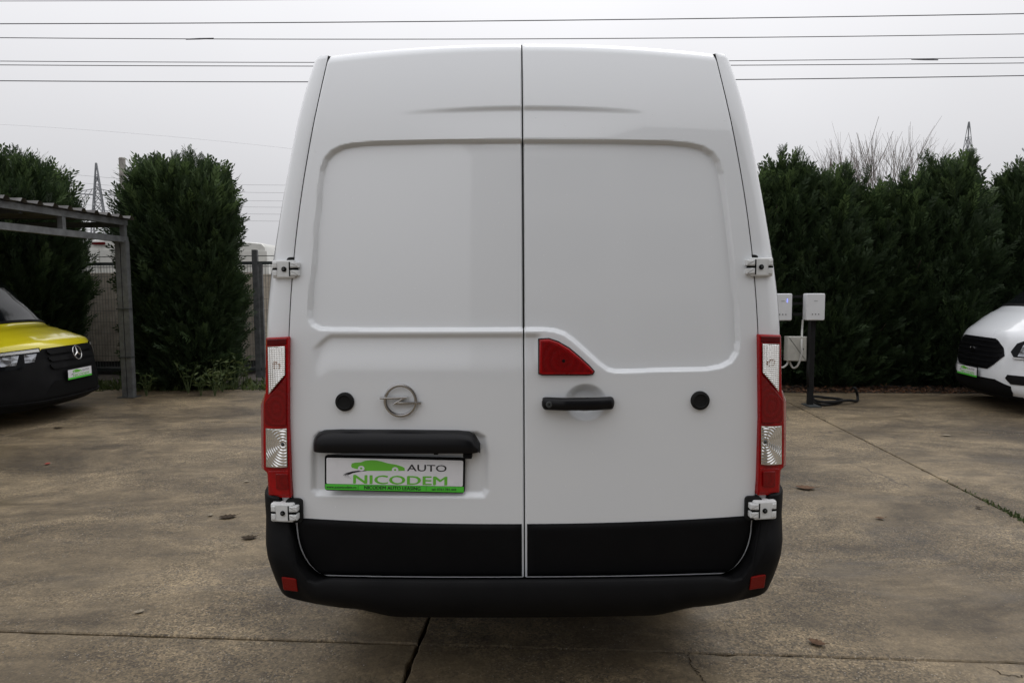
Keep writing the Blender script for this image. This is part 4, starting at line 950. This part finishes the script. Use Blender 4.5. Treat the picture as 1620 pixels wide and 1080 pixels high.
def cypress_mesh(seed, H, rx, ry, power, n, leaders, base=-.02, topfrac=.75, fs=(.26, .46), tk=.55, lead=(.25, .75)):
    """clipped cypress: shoots through a rounded block, leader tips standing out of the top"""
    r = np.random.default_rng(seed)
    z = base + (H - base) * r.random(n) ** .9; th = r.random(n) * 2 * math.pi
    rad = 1 / (np.abs(np.cos(th)) ** power + np.abs(np.sin(th)) ** power) ** (1 / power)
    lump = 1 + .07 * np.sin(3 * th + z * 2.1 + seed) + .06 * np.sin(5 * th - z * 3.3 + 2 * seed) + .05 * np.sin(z * 5.5 + th * 2)
    tp = np.clip(1 - np.clip((z / H - topfrac) / (1 - topfrac), 0, 1) ** 2 * tk, .1, 1) * (.86 + .14 * np.clip(z / .8, 0, 1))
    sh = 1 - .42 * r.random(n) ** 1.6
    x = np.cos(th) * rad * rx * lump * tp * sh; y = np.sin(th) * rad * ry * lump * tp * sh
    pos = np.stack([x, y, z], 1)
    outw = np.stack([np.cos(th) / rx, np.sin(th) / ry, np.zeros(n)], 1); outw /= np.linalg.norm(outw, axis=1, keepdims=True)
    up = .75 + .6 * np.clip(z / H - .5, 0, 1)
    d = outw * r.uniform(.35, .95, (n, 1)) + np.array([0, 0, 1]) * up[:, None] * 1.15 + r.normal(0, .30, (n, 3))
    size = r.uniform(*fs, n); tone = np.clip(.30 + .5 * r.beta(2, 3, n) * (sh > .8) + .30 * np.clip((z / H - .75) / .25, 0, 1) * r.random(n), 0, 1)  # lighter tops: new growth, plus backlit highlights put into the tone
    P, D, S_z, T = [pos], [d], [size], [tone]
    for k in range(leaders):                                            # leader shoots
        a = r.random() * 2 * math.pi; q = math.sqrt(r.random()) * .82; lx, ly = math.cos(a) * rx * q, math.sin(a) * ry * q
        hh = r.uniform(*lead) * (1 - .4 * q); m_ = int(42 * hh / .5); zz = H - .25 + np.sort(r.random(m_)) * (hh + .15); lean = r.normal(0, .12, 2)
        f = (zz - H + .25); pp = np.stack([lx + lean[0] * f, ly + lean[1] * f, zz], 1); aa = r.random(m_) * 2 * math.pi
        rem = np.clip(1 - f / (hh + .2), 0, 1)
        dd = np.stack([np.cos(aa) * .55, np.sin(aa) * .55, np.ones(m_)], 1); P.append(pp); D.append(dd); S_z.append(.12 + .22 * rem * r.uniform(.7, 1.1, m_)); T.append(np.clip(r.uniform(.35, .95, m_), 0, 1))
    # thin plumes standing proud of the outer skin and the top
    k = n // 3; I = r.choice(np.where(sh > .86)[0], min(k, (sh > .86).sum()), replace=False); pd = d[I] + np.array([0, 0, .5])
    P.append(pos[I]); D.append(pd); S_z.append(r.uniform(.30, .52, len(I)) * (.75 + .45 * np.clip(z[I] / H, 0, 1))); T.append(np.clip(r.uniform(.2, .8, len(I)) + .25 * (z[I] > .8 * H), 0, 1))
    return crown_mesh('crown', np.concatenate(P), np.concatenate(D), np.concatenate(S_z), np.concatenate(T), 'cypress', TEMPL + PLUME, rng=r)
def core_mesh(H, rx, ry, seed):
    r = random.Random(seed); m = MB(); rows = []
    for k in range(15):
        t = k / 14; z = .0 + H * .90 * t; s = (.70 if t < .8 else .70 - .45 * (t - .8) / .2)
        rows.append([(math.cos(a) * rx * s * r.uniform(.82, 1.1), math.sin(a) * ry * s * r.uniform(.82, 1.1), z) for a in np.linspace(0, 2 * math.pi, 14, endpoint=False)])
        rows[-1].append(rows[-1][0])
    m.grid(rows, False); return m
def trunk(H, r0, parent, seed):
    r = random.Random(seed); m = MB(); pts = [(r.uniform(-.02, .02) * k, r.uniform(-.02, .02) * k, H * k / 6) for k in range(7)]; m.tube(pts, [r0 * (1 - .13 * k) for k in range(7)], 9)
    for k in range(14):
        z = r.uniform(.3, H * .8); a = r.uniform(0, 6.28); L_ = r.uniform(.3, .7); m.tube([(0, 0, z), (math.cos(a) * L_ * .5, math.sin(a) * L_ * .5, z + .15), (math.cos(a) * L_, math.sin(a) * L_, z + .5)], [.022, .014, .005], 5)
    return m.build('trunk', 'bark', parent)
def tree(loc, meshes, H, name, label, group, rz=0, sc_=1.0, core=None, szz=1.0):
    t = empty(name, loc, rz); tag(t, label, 'tree', group); t.scale = (sc_, sc_, szz)
    trunk(H * .93, .07, t, int(abs(loc[0] * 100)))
    cr = link('crown', meshes, t)
    if core:
        c = core.copy() if isinstance(core, bpy.types.Object) else None
        me = core; o = link('inner_foliage', me, t)
    return t
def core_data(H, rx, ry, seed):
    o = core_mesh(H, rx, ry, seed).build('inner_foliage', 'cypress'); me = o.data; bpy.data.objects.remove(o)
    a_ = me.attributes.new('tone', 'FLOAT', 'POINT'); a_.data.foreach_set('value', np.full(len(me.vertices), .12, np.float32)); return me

# clipped block beside the gate post
bl = ground(288, 621); bH = 3.30
bm_ = cypress_mesh(11, bH, .70, .50, 3.4, 7500, 44, topfrac=.84, tk=.34, lead=(.3, .85))
tree((bl[0] - .20, bl[1] + .62, 0), bm_, bH, 'cypress_block', 'square clipped cypress standing alone between the carport post and fence', None, core=core_data(bH, .72, .50, 1))
# trees behind the carport
k1 = cypress_mesh(21, 3.6, .95, .9, 2.3, 5200, 16); c1_ = core_data(3.6, .95, .9, 2)
for k, (px, Y, s_, hz) in enumerate(((25, 11.75, 1.0, .99), (-150, 11.8, 1.05, 1.04), (-330, 11.8, 1.0, 1.0), (-520, 11.5, 1.0, 1.02))):
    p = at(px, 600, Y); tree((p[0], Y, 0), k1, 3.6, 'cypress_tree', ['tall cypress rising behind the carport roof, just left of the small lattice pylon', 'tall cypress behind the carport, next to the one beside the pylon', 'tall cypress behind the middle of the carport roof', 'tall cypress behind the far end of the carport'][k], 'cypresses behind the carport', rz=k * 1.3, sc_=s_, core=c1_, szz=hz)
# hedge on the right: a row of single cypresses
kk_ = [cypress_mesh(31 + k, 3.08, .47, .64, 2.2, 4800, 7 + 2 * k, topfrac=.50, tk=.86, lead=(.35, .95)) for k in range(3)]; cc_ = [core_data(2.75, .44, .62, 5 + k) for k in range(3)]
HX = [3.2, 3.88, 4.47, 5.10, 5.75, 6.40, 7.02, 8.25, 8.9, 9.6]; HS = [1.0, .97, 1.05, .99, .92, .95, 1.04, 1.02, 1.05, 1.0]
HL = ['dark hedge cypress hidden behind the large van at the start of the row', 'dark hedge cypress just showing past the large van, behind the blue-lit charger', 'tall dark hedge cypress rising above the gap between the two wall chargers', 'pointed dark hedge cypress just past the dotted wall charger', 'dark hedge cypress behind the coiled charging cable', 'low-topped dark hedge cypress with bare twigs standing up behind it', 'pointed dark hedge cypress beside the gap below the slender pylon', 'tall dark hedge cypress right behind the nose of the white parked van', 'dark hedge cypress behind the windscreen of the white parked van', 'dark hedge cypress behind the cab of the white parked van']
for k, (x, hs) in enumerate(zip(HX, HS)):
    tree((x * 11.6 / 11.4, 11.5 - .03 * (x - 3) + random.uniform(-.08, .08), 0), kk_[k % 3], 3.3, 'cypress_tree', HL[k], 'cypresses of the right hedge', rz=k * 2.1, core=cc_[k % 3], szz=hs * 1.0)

# ------------------------------------------------------------------ fence, trailer and vans behind it
fy = ground(410, 597)[1]; fbl = Vector((math.cos(R(2)), -math.sin(R(2)), 0)); f0 = Vector(ground(410, 597))
fence = empty('mesh_fence', tuple(f0)); tag(fence, 'welded wire mesh fence on grey-green posts beside the clipped cypress', 'fence')
rail_z = at(410, 416, fy)[2]; post_z = at(410, 395, fy)[2]
def fpt(l, z, b=0): return (fbl.x * l, fbl.y * l + b, z)
lp_ = at(193, 500, fy)[0] - f0.x
POSTS = (0, lp_ / 2, lp_, lp_ * 1.5, lp_ * 2, -lp_ / 2, -lp_)
for l in POSTS:
    m = MB(); m.box(fpt(l, post_z / 2), (.10, .07, post_z), bevel=.006); m.box(fpt(l + .10, rail_z / 2), (.06, .06, rail_z)); m.build('fence_post', 'fence_green' if l else 'steel_grey', fence)
for nm, z, wd in (('top_rail', rail_z, .055), ('bottom_rail', .16, .05)):
    m = MB(); m.bar(fpt(lp_ * 2, z), fpt(-lp_, z), wd, wd); m.build(nm, 'fence_green', fence)
m = MB()
l = lp_ * 2
while l < -lp_:
    m.bar(fpt(l, .16), fpt(l, rail_z + .0), .0055); l += .055
for z in np.arange(.2, rail_z - .05, .21): m.bar(fpt(lp_ * 2, z, -.006), fpt(-lp_, z, -.006), .007)
for z in (rail_z - .06, rail_z + .13): m.bar(fpt(lp_ * 2, z, .02), fpt(-lp_, z, .02), .014)
stuff(m.build('wire_mesh', 'fence_wire', fence))

ty = fy + .95; ta = at(58, 432, ty); tb = at(404, 432, ty); tz0 = at(404, 570, ty)[2]
tr = empty('trailer', ((ta[0] + tb[0]) / 2, ty, 0)); tag(tr, 'low trailer with weathered beige side boards behind the mesh fence', 'trailer')
W_ = tb[0] - ta[0]; n_ = 4
for k in range(n_):
    w_ = W_ / n_; m = MB(); m.box((-W_ / 2 + w_ * (k + .5), 0, (ta[2] + tz0) / 2), (w_ - .012, .05, ta[2] - tz0), bevel=.006); m.build('side_board', 'beige_board', tr)
m = MB(); m.box((0, 1.0, tz0 - .05), (W_, 2.0, .12)); m.build('chassis', 'steel_dark', tr)
m = MB(); m.box((0, 2.0, (ta[2] + tz0) / 2), (W_, .05, ta[2] - tz0)); m.build('side_board', 'beige_board', tr)
for x in (-.5, .5):
    for y in (.25, 1.75): m = MB(); m.lathe([(0, -.08), (.25, -.08), (.29, -.04), (.29, .04), (.25, .08), (0, .08)], (x, y, .29), 'Y', 20); m.build('wheel', 'tyre', tr)

def far_van(cx_px, ty_px, Y, label, lamp_on):
    c = at(cx_px, ty_px, Y); H = c[2]; o = empty('distant_van', (c[0], Y, 0)); tag(o, label, 'van', None)
    m = MB(); sec = [(-.96, .45), (-.98, 1.1), (-.95, 1.7), (-.86, H - .12), (-.78, H - .03), (-.5, H), (0, H + .01), (.5, H), (.78, H - .03), (.86, H - .12), (.95, 1.7), (.98, 1.1), (.96, .45)]
    m.grid([[(x, y, z) for x, z in sec] for y in (.06, 2.0, 4.2)], True); m.add([(x * .985, .0, z - .02) for x, z in sec] + [(x, .06, z) for x, z in sec], [(k, k + 1, 14 + k, 13 + k) for k in range(12)] + [tuple(range(13))], False)
    b = m.build('body_shell', 'cloudy_white', o)
    for s in (-1, 1):
        m = MB(); m.box((s * .455, -.012, (H + .45) / 2 - .06), (.88, .03, H - .75), bevel=.008); d = m.build('rear_door', 'cloudy_white', o)
        m = MB(); m.box((s * .91, -.02, 1.0), (.09, .03, .5), bevel=.008); m.build('tail_lamp', 'lens_red', o)
        m = MB(); m.lathe([(0, -.1), (.3, -.1), (.34, 0), (.3, .1), (0, .1)], (s * .82, 1.0, .34), 'X', 20); m.build('wheel', 'tyre', o)
    if lamp_on: m = MB(); m.box((0, -.035, H - .075), (.30, .03, .055), bevel=.008); m.build('brake_lamp', 'lens_red_dark', o)
    m = MB(); m.box((0, -.02, .45), (1.9, .12, .22), bevel=.02); m.build('bumper', 'bumper_plastic', o)
far_van(157, 380, fy + 3.2, 'white van beyond the fence showing a red high brake lamp', True)
far_van(361, 383, fy + 3.4, 'white van beyond the fence, its roof edge showing beside the grey post', False)

# concrete pole
pp_ = at(193, 252, fy + 1.0); m = MB(); m.tube([(0, 0, 0), (0, 0, pp_[2] / 2), (0, 0, pp_[2])], [.075, .068, .06], 14); m.tube([(0, 0, pp_[2]), (0, 0, pp_[2] + .03)], [.066, .05], 14)
po = tag(m.build('concrete_pole', 'concrete_pole'), 'slim pale concrete pole rising behind the carport corner', 'pole'); po.location = (pp_[0], pp_[1], 0)

# ------------------------------------------------------------------ pylons
def pylon(cx, top, D, label, arms, base_w, t=.16, drop=True):
    c = at(cx, top, D); H = c[2]; o = empty('transmission_pylon', (c[0], D, 0), R(20)); tag(o, label, 'pylon')
    lv = list(np.linspace(0, H * .62, 5)) + list(H * np.array([.70, .77, .84, .91, 1.0]))
    wd = lambda z: base_w * (1 - z / H) * .5 + .12
    for sx in (-1, 1):
        for sy in (-1, 1):
            m = MB()
            for a, b in zip(lv[:-1], lv[1:]): m.bar((sx * wd(a), sy * wd(a), a), (sx * wd(b), sy * wd(b), b), t)
            m.build('tower_leg', 'pylon_steel', o)
    m = MB()
    for a, b in zip(lv[:-1], lv[1:]):
        wa, wb = wd(a), wd(b)
        for q in range(4):
            c0 = [(1, 1), (1, -1), (-1, -1), (-1, 1)]; p0, p1 = c0[q], c0[(q + 1) % 4]
            m.bar((p0[0] * wa, p0[1] * wa, a), (p1[0] * wb, p1[1] * wb, b), t * .6); m.bar((p1[0] * wa, p1[1] * wa, a), (p0[0] * wb, p0[1] * wb, b), t * .6); m.bar((p0[0] * wb, p0[1] * wb, b), (p1[0] * wb, p1[1] * wb, b), t * .5)
    stuff(m.build('lattice', 'pylon_steel', o))
    for fz, L_ in arms:
        z = H * fz
        for s in (-1, 1):
            m = MB(); w0 = wd(z)
            m.bar((s * w0, w0, z), (s * L_, 0, z + .2), t * .7); m.bar((s * w0, -w0, z), (s * L_, 0, z + .2), t * .7); m.bar((s * wd(z + 2), 0, z + 2.2), (s * L_, 0, z + .3), t * .7)
            for k in range(1, 5): f = k / 5; m.bar((s * (w0 + (L_ - w0) * f), 0, z + .2 * f), (s * (w0 + (L_ - w0) * (f - .12)), 0, z + 2.2 - 1.9 * f), t * .5)
            if drop: m.bar((s * L_, 0, z + .2), (s * L_, 0, z - 3.2), t * .6)
            m.build('cross_arm', 'pylon_steel', o)
pylon(152, 258, 260, 'lattice pylon with two pairs of arms beside the concrete pole', [(.76, 9.5), (.60, 13)], 8.5, t=.34)
pylon(-10, 205, 220, 'lattice pylon largely cut off beside the carport trees', [(.78, 8), (.60, 11)], 12)
pylon(1533, 193, 230, 'slender lattice pylon rising above the hedge over the white van', [(.78, 5.2)], 10, t=.17, drop=False)

# ------------------------------------------------------------------ overhead wires
def wire_line(pts, Y, r, label, grp, x0=-400, x1=2000, cat='power line', spacer=None):
    pts = np.array(pts, float); c = np.polyfit(pts[:, 0], pts[:, 1], min(2, len(pts) - 1)); xs = np.linspace(x0, x1, 25)
    p = [at(x, np.polyval(c, x), Y) for x in xs]; m = MB(); m.tube(p, r, 6); o = tag(m.build('power_line', 'wire'), label, cat, grp)
    if spacer:
        a = at(spacer[0], np.polyval(c, spacer[0]) + .6, Y - .1); b = at(spacer[1], np.polyval(c, spacer[1]) + spacer[2], Y - .1); m = MB(); m.tube([a, (a + b) / 2, b], [.04, .055, .04], 7); m.build('line_damper', 'wire', o)
WG = 'power lines crossing above the van'
wire_line([(0, 2), (300, 1), (560, -1)], 52, .022, 'topmost thin power line above all the others', WG, cat='power line')
wire_line([(0, 38), (825, 33), (1620, 22)], 52, .034, 'second power line, just over the line with the long damper sleeve', WG)
wire_line([(0, 60), (800, 62), (1620, 54)], 50, .028, 'power line with a dark damper sleeve over the clipped cypress', WG, spacer=(294, 338, -1))
wire_line([(0, 97), (490, 99), (1165, 96.5), (1620, 91)], 48, .024, 'power line with a damper sleeve over the bare twigs', WG, spacer=(1442, 1484, 2))
wire_line([(0, 103), (490, 105), (1165, 103.5), (1620, 100)], 48, .026, 'power line just below the pair partner that carries a damper sleeve', WG)
wire_line([(0, 128), (490, 130), (1165, 126), (1620, 120)], 46, .03, 'lowest near power line, just over the van roof corners', WG)
for y, k in ((293, 0), (305, 1), (318, 2), (328, 3), (339, 4), (350, 5)):
    wire_line([(0, y - 30), (220, y - 8), (430, y)], 200, .03, 'faint distant power line low in the gap beside the van', 'faint distant power lines', -300, 900)
wire_line([(0, 197), (220, 212), (430, 232)], 220, .018, 'single faint sloping power line from the cut-off pylon', None, -200, 900)

# ------------------------------------------------------------------ car chargers by the hedge
cg = ground(1284, 641); cy = cg[1]
def cz(py): return at(1284, py, cy)[2]
def cxx(px): return at(px, 540, cy)[0]
stand = empty('charger_stand', (cg[0], cy, 0)); tag(stand, 'black steel stand carrying the wall chargers beside the hedge', 'stand')
for px in (1284, 1228):
    m = MB(); m.box((cxx(px) - cg[0], 0, cz(500) / 2 + .1), (.07, .06, cz(500) + .2)); u = m.build('upright', 'rubber', stand)
    m = MB(); m.box((cxx(px) - cg[0], -.05, .008), (.16, .28, .016)); m.build('foot_plate', 'steel_dark', u)
for py in (469, 480, 497, 563):
    m = MB(); m.bar((cxx(1226) - cg[0], .0, cz(py)), (cxx(1290) - cg[0], .0, cz(py)), .035); m.build('cross_rail', 'rubber', stand)
def box(px0, px1, py0, py1, dep, yoff, name, mat, label, cat, r=.02):
    x0, x1, z0, z1 = cxx(px0), cxx(px1), cz(py1), cz(py0); m = MB(); c = ((x0 + x1) / 2, cy + yoff, (z0 + z1) / 2)
    prism(m, roundpoly([(x0 - c[0], z0 - c[2]), (x1 - c[0], z0 - c[2]), (x1 - c[0], z1 - c[2]), (x0 - c[0], z1 - c[2])], r), 0, dep, lambda x, z, d: (x, -d, z), .012, 3)
    o = tag(m.build(name, mat), label, cat); o.location = c; return o, (x1 - x0), (z1 - z0)
for (px0, px1), lab, led in (((1267, 1296), 'white wall charger with three small dots, over the coiled cable', False), ((1216, 1245), 'white wall charger with a lit blue strip, partly hidden by the van', True)):
    b, w_, h_ = box(px0, px1, 464, 506, .11, -.035, 'wall_charger', 'box_white', lab, 'charger')
    for k in (-1, 0, 1):
        m = MB(); m.lathe([(.008, 0), (.008, -.003), (0, -.004)], (k * .042, -.11, -h_ * .27), 'Y', 10); m.build('indicator_dot', 'steel_dark', b)
    m = MB(); m.box((0, -.111, h_ * .22), (.045, .003, .006)); m.build('logo_bar', 'steel_grey', b)
    if led: m = MB(); m.box((w_ * .23, -.112, h_ * .24), (.012, .004, .05)); m.build('led_strip', 'led_blue', b)
jb, w_, h_ = box(1239, 1268, 531, 569, .14, -.035, 'junction_box', 'box_grey', 'pale grey junction box with a key lock below the chargers', 'electrical box', .006)
m = MB(); m.lathe([(.012, 0), (.012, -.012), (0, -.013)], (w_ * .28, -.14, .0), 'Y', 12); m.build('key_lock', 'steel_dark', jb)
def cable(pts, r, name, mat, label, cat):
    P_ = [Vector(p) for p in pts]; o = []
    for i in range(len(P_) - 1):
        p0, p1, p2, p3 = P_[max(i - 1, 0)], P_[i], P_[i + 1], P_[min(i + 2, len(P_) - 1)]
        for k in range(6):
            f = k / 6; o.append(.5 * ((2 * p1) + (-p0 + p2) * f + (2 * p0 - 5 * p1 + 4 * p2 - p3) * f * f + (-p0 + 3 * p1 - 3 * p2 + p3) * f ** 3))
    o.append(P_[-1]); m = MB(); m.tube(o, r, 8); return tag(m.build(name, mat), label, cat)
def q3(px, py, dy=-.1): return at(px, py, cy + dy)
cable([q3(1270, 506), q3(1269, 520), q3(1268, 545, -.2), q3(1268, 560, -.2), q3(1262, 578, -.15), q3(1254, 581, -.1), q3(1248, 569, -.1)], .013, 'conduit', 'cable_white', 'pale conduit looping from the junction box up to a charger', 'conduit')
cable([q3(1247, 569), q3(1245, 576), q3(1238, 581), q3(1230, 579)], .013, 'conduit', 'cable_white', 'short pale conduit curving from the junction box bottom behind the van', 'conduit')
loop = [q3(1281, 506, -.12), q3(1279, 560, -.12), q3(1278, 600, -.14)]
gpt = lambda px, py: (*ground(px, py, .02)[:2], .02)
loop += [gpt(1283, 632), gpt(1300, 640), gpt(1325, 637), gpt(1332, 632), gpt(1310, 629), gpt(1286, 631), gpt(1292, 638), gpt(1315, 639.5), gpt(1340, 637), gpt(1355, 634), gpt(1357, 628), (*ground(1352, 624, .06)[:2], .16), (*ground(1346, 621, .06)[:2], .10)]
loop = [Vector(p) for p in loop]
for k in range(8, 12): loop[k].z += .035
cable(loop, .019, 'charging_cable', 'rubber', 'black charging cable coiled on the concrete under the charger', 'cable')

# ------------------------------------------------------------------ bare shrub behind the hedge
def bare(px, Y, topy, seed, label, spread=.5):
    base = at(px, 600, Y); Ht = at(px, topy, Y)[2]; o = empty('bare_tree', (base[0], Y, 0)); tag(o, label, 'tree'); r = random.Random(seed)
    m = MB(); m.tube([(0, 0, 0), (.03, 0, 1.0), (.0, .03, 2.0)], [.07, .06, .05], 8); m.build('trunk', 'bark', o)
    m = MB()
    def grow(p, d, L_, rad, dep):
        q = p + d * L_; mid = (p + q) / 2 + Vector((r.gauss(0, .03), r.gauss(0, .03), 0)) * L_; m.tube([p, mid, q], [rad, rad * .8, rad * .55], 5, cap=False)
        if dep == 0 or q.z > Ht: return
        for _ in range(r.choice((2, 3))):
            nd = (d + Vector((r.gauss(0, .24), r.gauss(0, .24), r.uniform(.0, .35)))).normalized(); grow(p.lerp(q, r.uniform(.55, 1)), nd, L_ * r.uniform(.6, .85), rad * .6, dep - 1)
    for k in range(15):
        a = k * .7 + r.uniform(0, .5); grow(Vector((0, 0, r.uniform(1.0, 2.0))), Vector((math.cos(a) * spread, math.sin(a) * spread, 1)).normalized(), (Ht - 1.6) * r.uniform(.36, .5), .017, 4)
    m.build('crown', 'twig', o)
bare(1385, 13.2, 228, 3, 'leafless thin-twigged tree standing up out of the hedge behind', .26)
bare(1305, 13.4, 258, 8, 'smaller leafless tree showing between hedge tips by the van', .2)

# ------------------------------------------------------------------ weeds, litter, leaves
leafT = [np.array([[(-.0, 0, 0), (.16, .4, .03), (0, 1, .0)], [(0, 0, 0), (0, 1, 0), (-.16, .4, .03)]], float)]
def scatter(name, pts, up, size, mat, parent=None, seed=1):
    r = np.random.default_rng(seed); n = len(pts); d = r.normal(0, 1, (n, 3)); d[:, 2] = np.abs(d[:, 2]) * up + .02
    me = crown_mesh(name, pts, d, r.uniform(size[0], size[1], n), r.random(n), mat, leafT, r); return link(name, me, parent)
r = np.random.default_rng(4)
n = 5200; x = r.uniform(2.8, 12, n); yv_ = 10.75 - .07 * (x - 3) + r.beta(1.3, 3, n) * .9 - .25
stuff(scatter('leaf_litter', np.stack([x, yv_, r.uniform(.0, .04, n)], 1), .25, (.03, .075), 'litter', None, 2))
n = 2600; x = r.uniform(-9, -3.2, n); yv_ = 10.95 + r.beta(1.2, 2, n) * 1.4
stuff(scatter('grass_strip', np.stack([x, yv_, r.uniform(-.05, .0, n)], 1), 2.0, (.05, .16), 'weed_leaf', None, 3))
# grass in the joint on the right
m_pts = []
for k in range(900):
    b = 4.35 + abs(r.normal(0, .55)); a = 3.24 + r.normal(0, .013)
    if 4.2 < b < 6.4: m_pts.append((*slabxy(a, b), -.006))
stuff(scatter('joint_grass', np.array(m_pts), 1.2, (.012, .045), 'weed_leaf', None, 5))
# weeds at the foot of the cypress block
for k, (px, py, hh) in enumerate(((262, 606, .7), (340, 618, .42), (352, 610, .5), (372, 606, .55), (386, 600, .42), (318, 622, .3), (232, 620, .3), (298, 612, .5))):
    g = ground(px, min(py + 10, 626)); o = empty('weed', (g[0], g[1], 0))
    tag(o, 'leafy weed sprouting at the foot of the clipped cypress', 'weed', 'weeds at the foot of the clipped cypress')
    m = MB(); lp = []
    for q in range(6):
        a = q * 1.05 + k; tip = Vector((math.cos(a) * hh * .35, math.sin(a) * hh * .25, hh * r.uniform(.7, 1.1))); m.tube([(0, 0, -.01), tuple(tip * .5 + Vector((0, 0, .05))), tuple(tip)], [.006, .004, .002], 5)
        lp += [tuple(tip * f + Vector((0, 0, .04))) for f in r.uniform(.3, 1, 9)]
    m.build('stem', 'grass', o); scatter('foliage', np.array(lp), .5, (.06, .13), 'weed_leaf', o, 10 + k)
# single fallen leaves
def leaf(px, py, L_, mat, label, rz, curl=.3, grp=None):
    g = ground(px, py, .004); m = MB(); P_ = []
    for i, t in enumerate(np.linspace(0, 1, 9)):
        wv = .34 * math.sin(math.pi * min(1, t * .97 + .02)) ** .8 * (1 + .18 * math.sin(t * 22)); P_.append([(s_ * wv * L_, (t - .5) * L_, .006 + curl * L_ * (.35 * (s_ * wv) ** 2 + .5 * (t - .5) ** 2) + .02 * L_ * (i % 2)) for s_ in (-1, -.5, 0, .5, 1)])
    m.grid(P_, True); bl_ = m; o = m.build('fallen_leaf', mat); o.location = tuple(g); o.rotation_euler = (0, 0, rz)
    st = MB(); st.tube([(0, -.5 * L_, .012 + curl * L_ * .1), (.02 * L_, -.75 * L_, .02)], [.0016, .001], 5); st.build('stalk', mat, o)
    return tag(o, label, 'leaf', grp)
leaf(1274, 772, .15, 'leaf_brown', 'large curled brown leaf on the concrete beside the right tail lamp', 1.3)
leaf(1292, 1017, .075, 'leaf_brown', 'small brown leaf near the corner of the slab joint on the right', .8)
leaf(360, 818, .12, 'leaf_dark', 'dark wet leaf lying beside the left tail lamp', 1.9)
leaf(394, 851, .10, 'leaf_dark', 'narrow dark leaf beside the left bumper corner', 1.7)
leaf(75, 734, .07, 'leaf_red', 'small red leaf on the concrete in front of the yellow van', .4)
leaf(92, 677, .11, 'leaf_dark', 'dark leaf by the slab joint in front of the yellow van', 1.6)
leaf(1497, 689, .09, 'leaf_pale', 'pale leaf on the concrete in front of the white parked van', 1.4)
leaf(333, 815, .05, 'leaf_pale', 'pale flake on the concrete next to the dark wet leaf', .2)
leaf(1392, 820, .06, 'leaf_brown', 'little curled leaf on the open concrete left of the grassy joint', 1.2)
leaf(1548, 803, .05, 'leaf_dark', 'tiny dark leaf just beside the grassy slab joint', .2)
leaf(390, 762, .05, 'leaf_pale', 'pale leaf scrap close to the left tail lamp foot', 1.0)
leaf(220, 968, .05, 'leaf_pale', 'pale leaf scrap near the front slab joint', 2.0)
# loose grit on the concrete
n = 2600; pts = []
for _ in range(n):
    b = r.uniform(2.3, 9.5); a = r.uniform(-7.5, 7.5); pts.append((*slabxy(a, b), .001))
grT = [np.array([[(-.5, -.4, 0), (.5, -.3, 0), (0, .1, .5)], [(.5, -.3, 0), (.1, .5, 0), (0, .1, .5)], [(.1, .5, 0), (-.5, -.4, 0), (0, .1, .5)]], float)]
dd = np.tile(np.array([[0., 1., 0.]]), (n, 1)) + r.normal(0, .6, (n, 3)) * np.array([1, 1, 0.02])
def flat_scatter():
    V = []; tn = []
    for p in pts:
        s_ = r.uniform(.003, .009); a = r.uniform(0, 6.28); c_, q_ = math.cos(a), math.sin(a)
        for tri_ in grT[0]:
            for v in tri_: V.append((p[0] + s_ * (v[0] * c_ - v[1] * q_), p[1] + s_ * (v[0] * q_ + v[1] * c_), p[2] + s_ * v[2]))
    m = MB(); m.add(V, [(i, i + 1, i + 2) for i in range(0, len(V), 3)]); return m.build('grit', 'concrete_pole', None, fix=False)
stuff(flat_scatter())

# ------------------------------------------------------------------ unseen building added behind the photographer to darken and be mirrored in the van
hb = empty('unseen_building', (7.15, -8, 0)); tag(hb, 'unseen grey building added behind the camera to be mirrored in the van paint', 'building')
pm('facade', (.17, .165, .16), .7, var=.15, vscale=1.5); 
m = MB(); m.box((0, -3, 4.5), (16.4, 6, 9.0)); m.build('wall', 'facade', hb)
m = MB(); m.box((0, -3, 9.1), (16.8, 6.4, .25), bevel=.04); m.build('roof', 'steel_dark', hb)
for zz in (1.5, 4.3, 7.1):
    for k in range(5):
        m = MB(); m.box((-6 + k * 3, .02, zz), (2.3, .12, 1.8), bevel=.02); wn_ = m.build('window', 'steel_dark', hb); m = MB(); m.box((-6 + k * 3, .07, zz), (2.1, .06, 1.6)); m.build('pane', 'glass_dark', wn_)
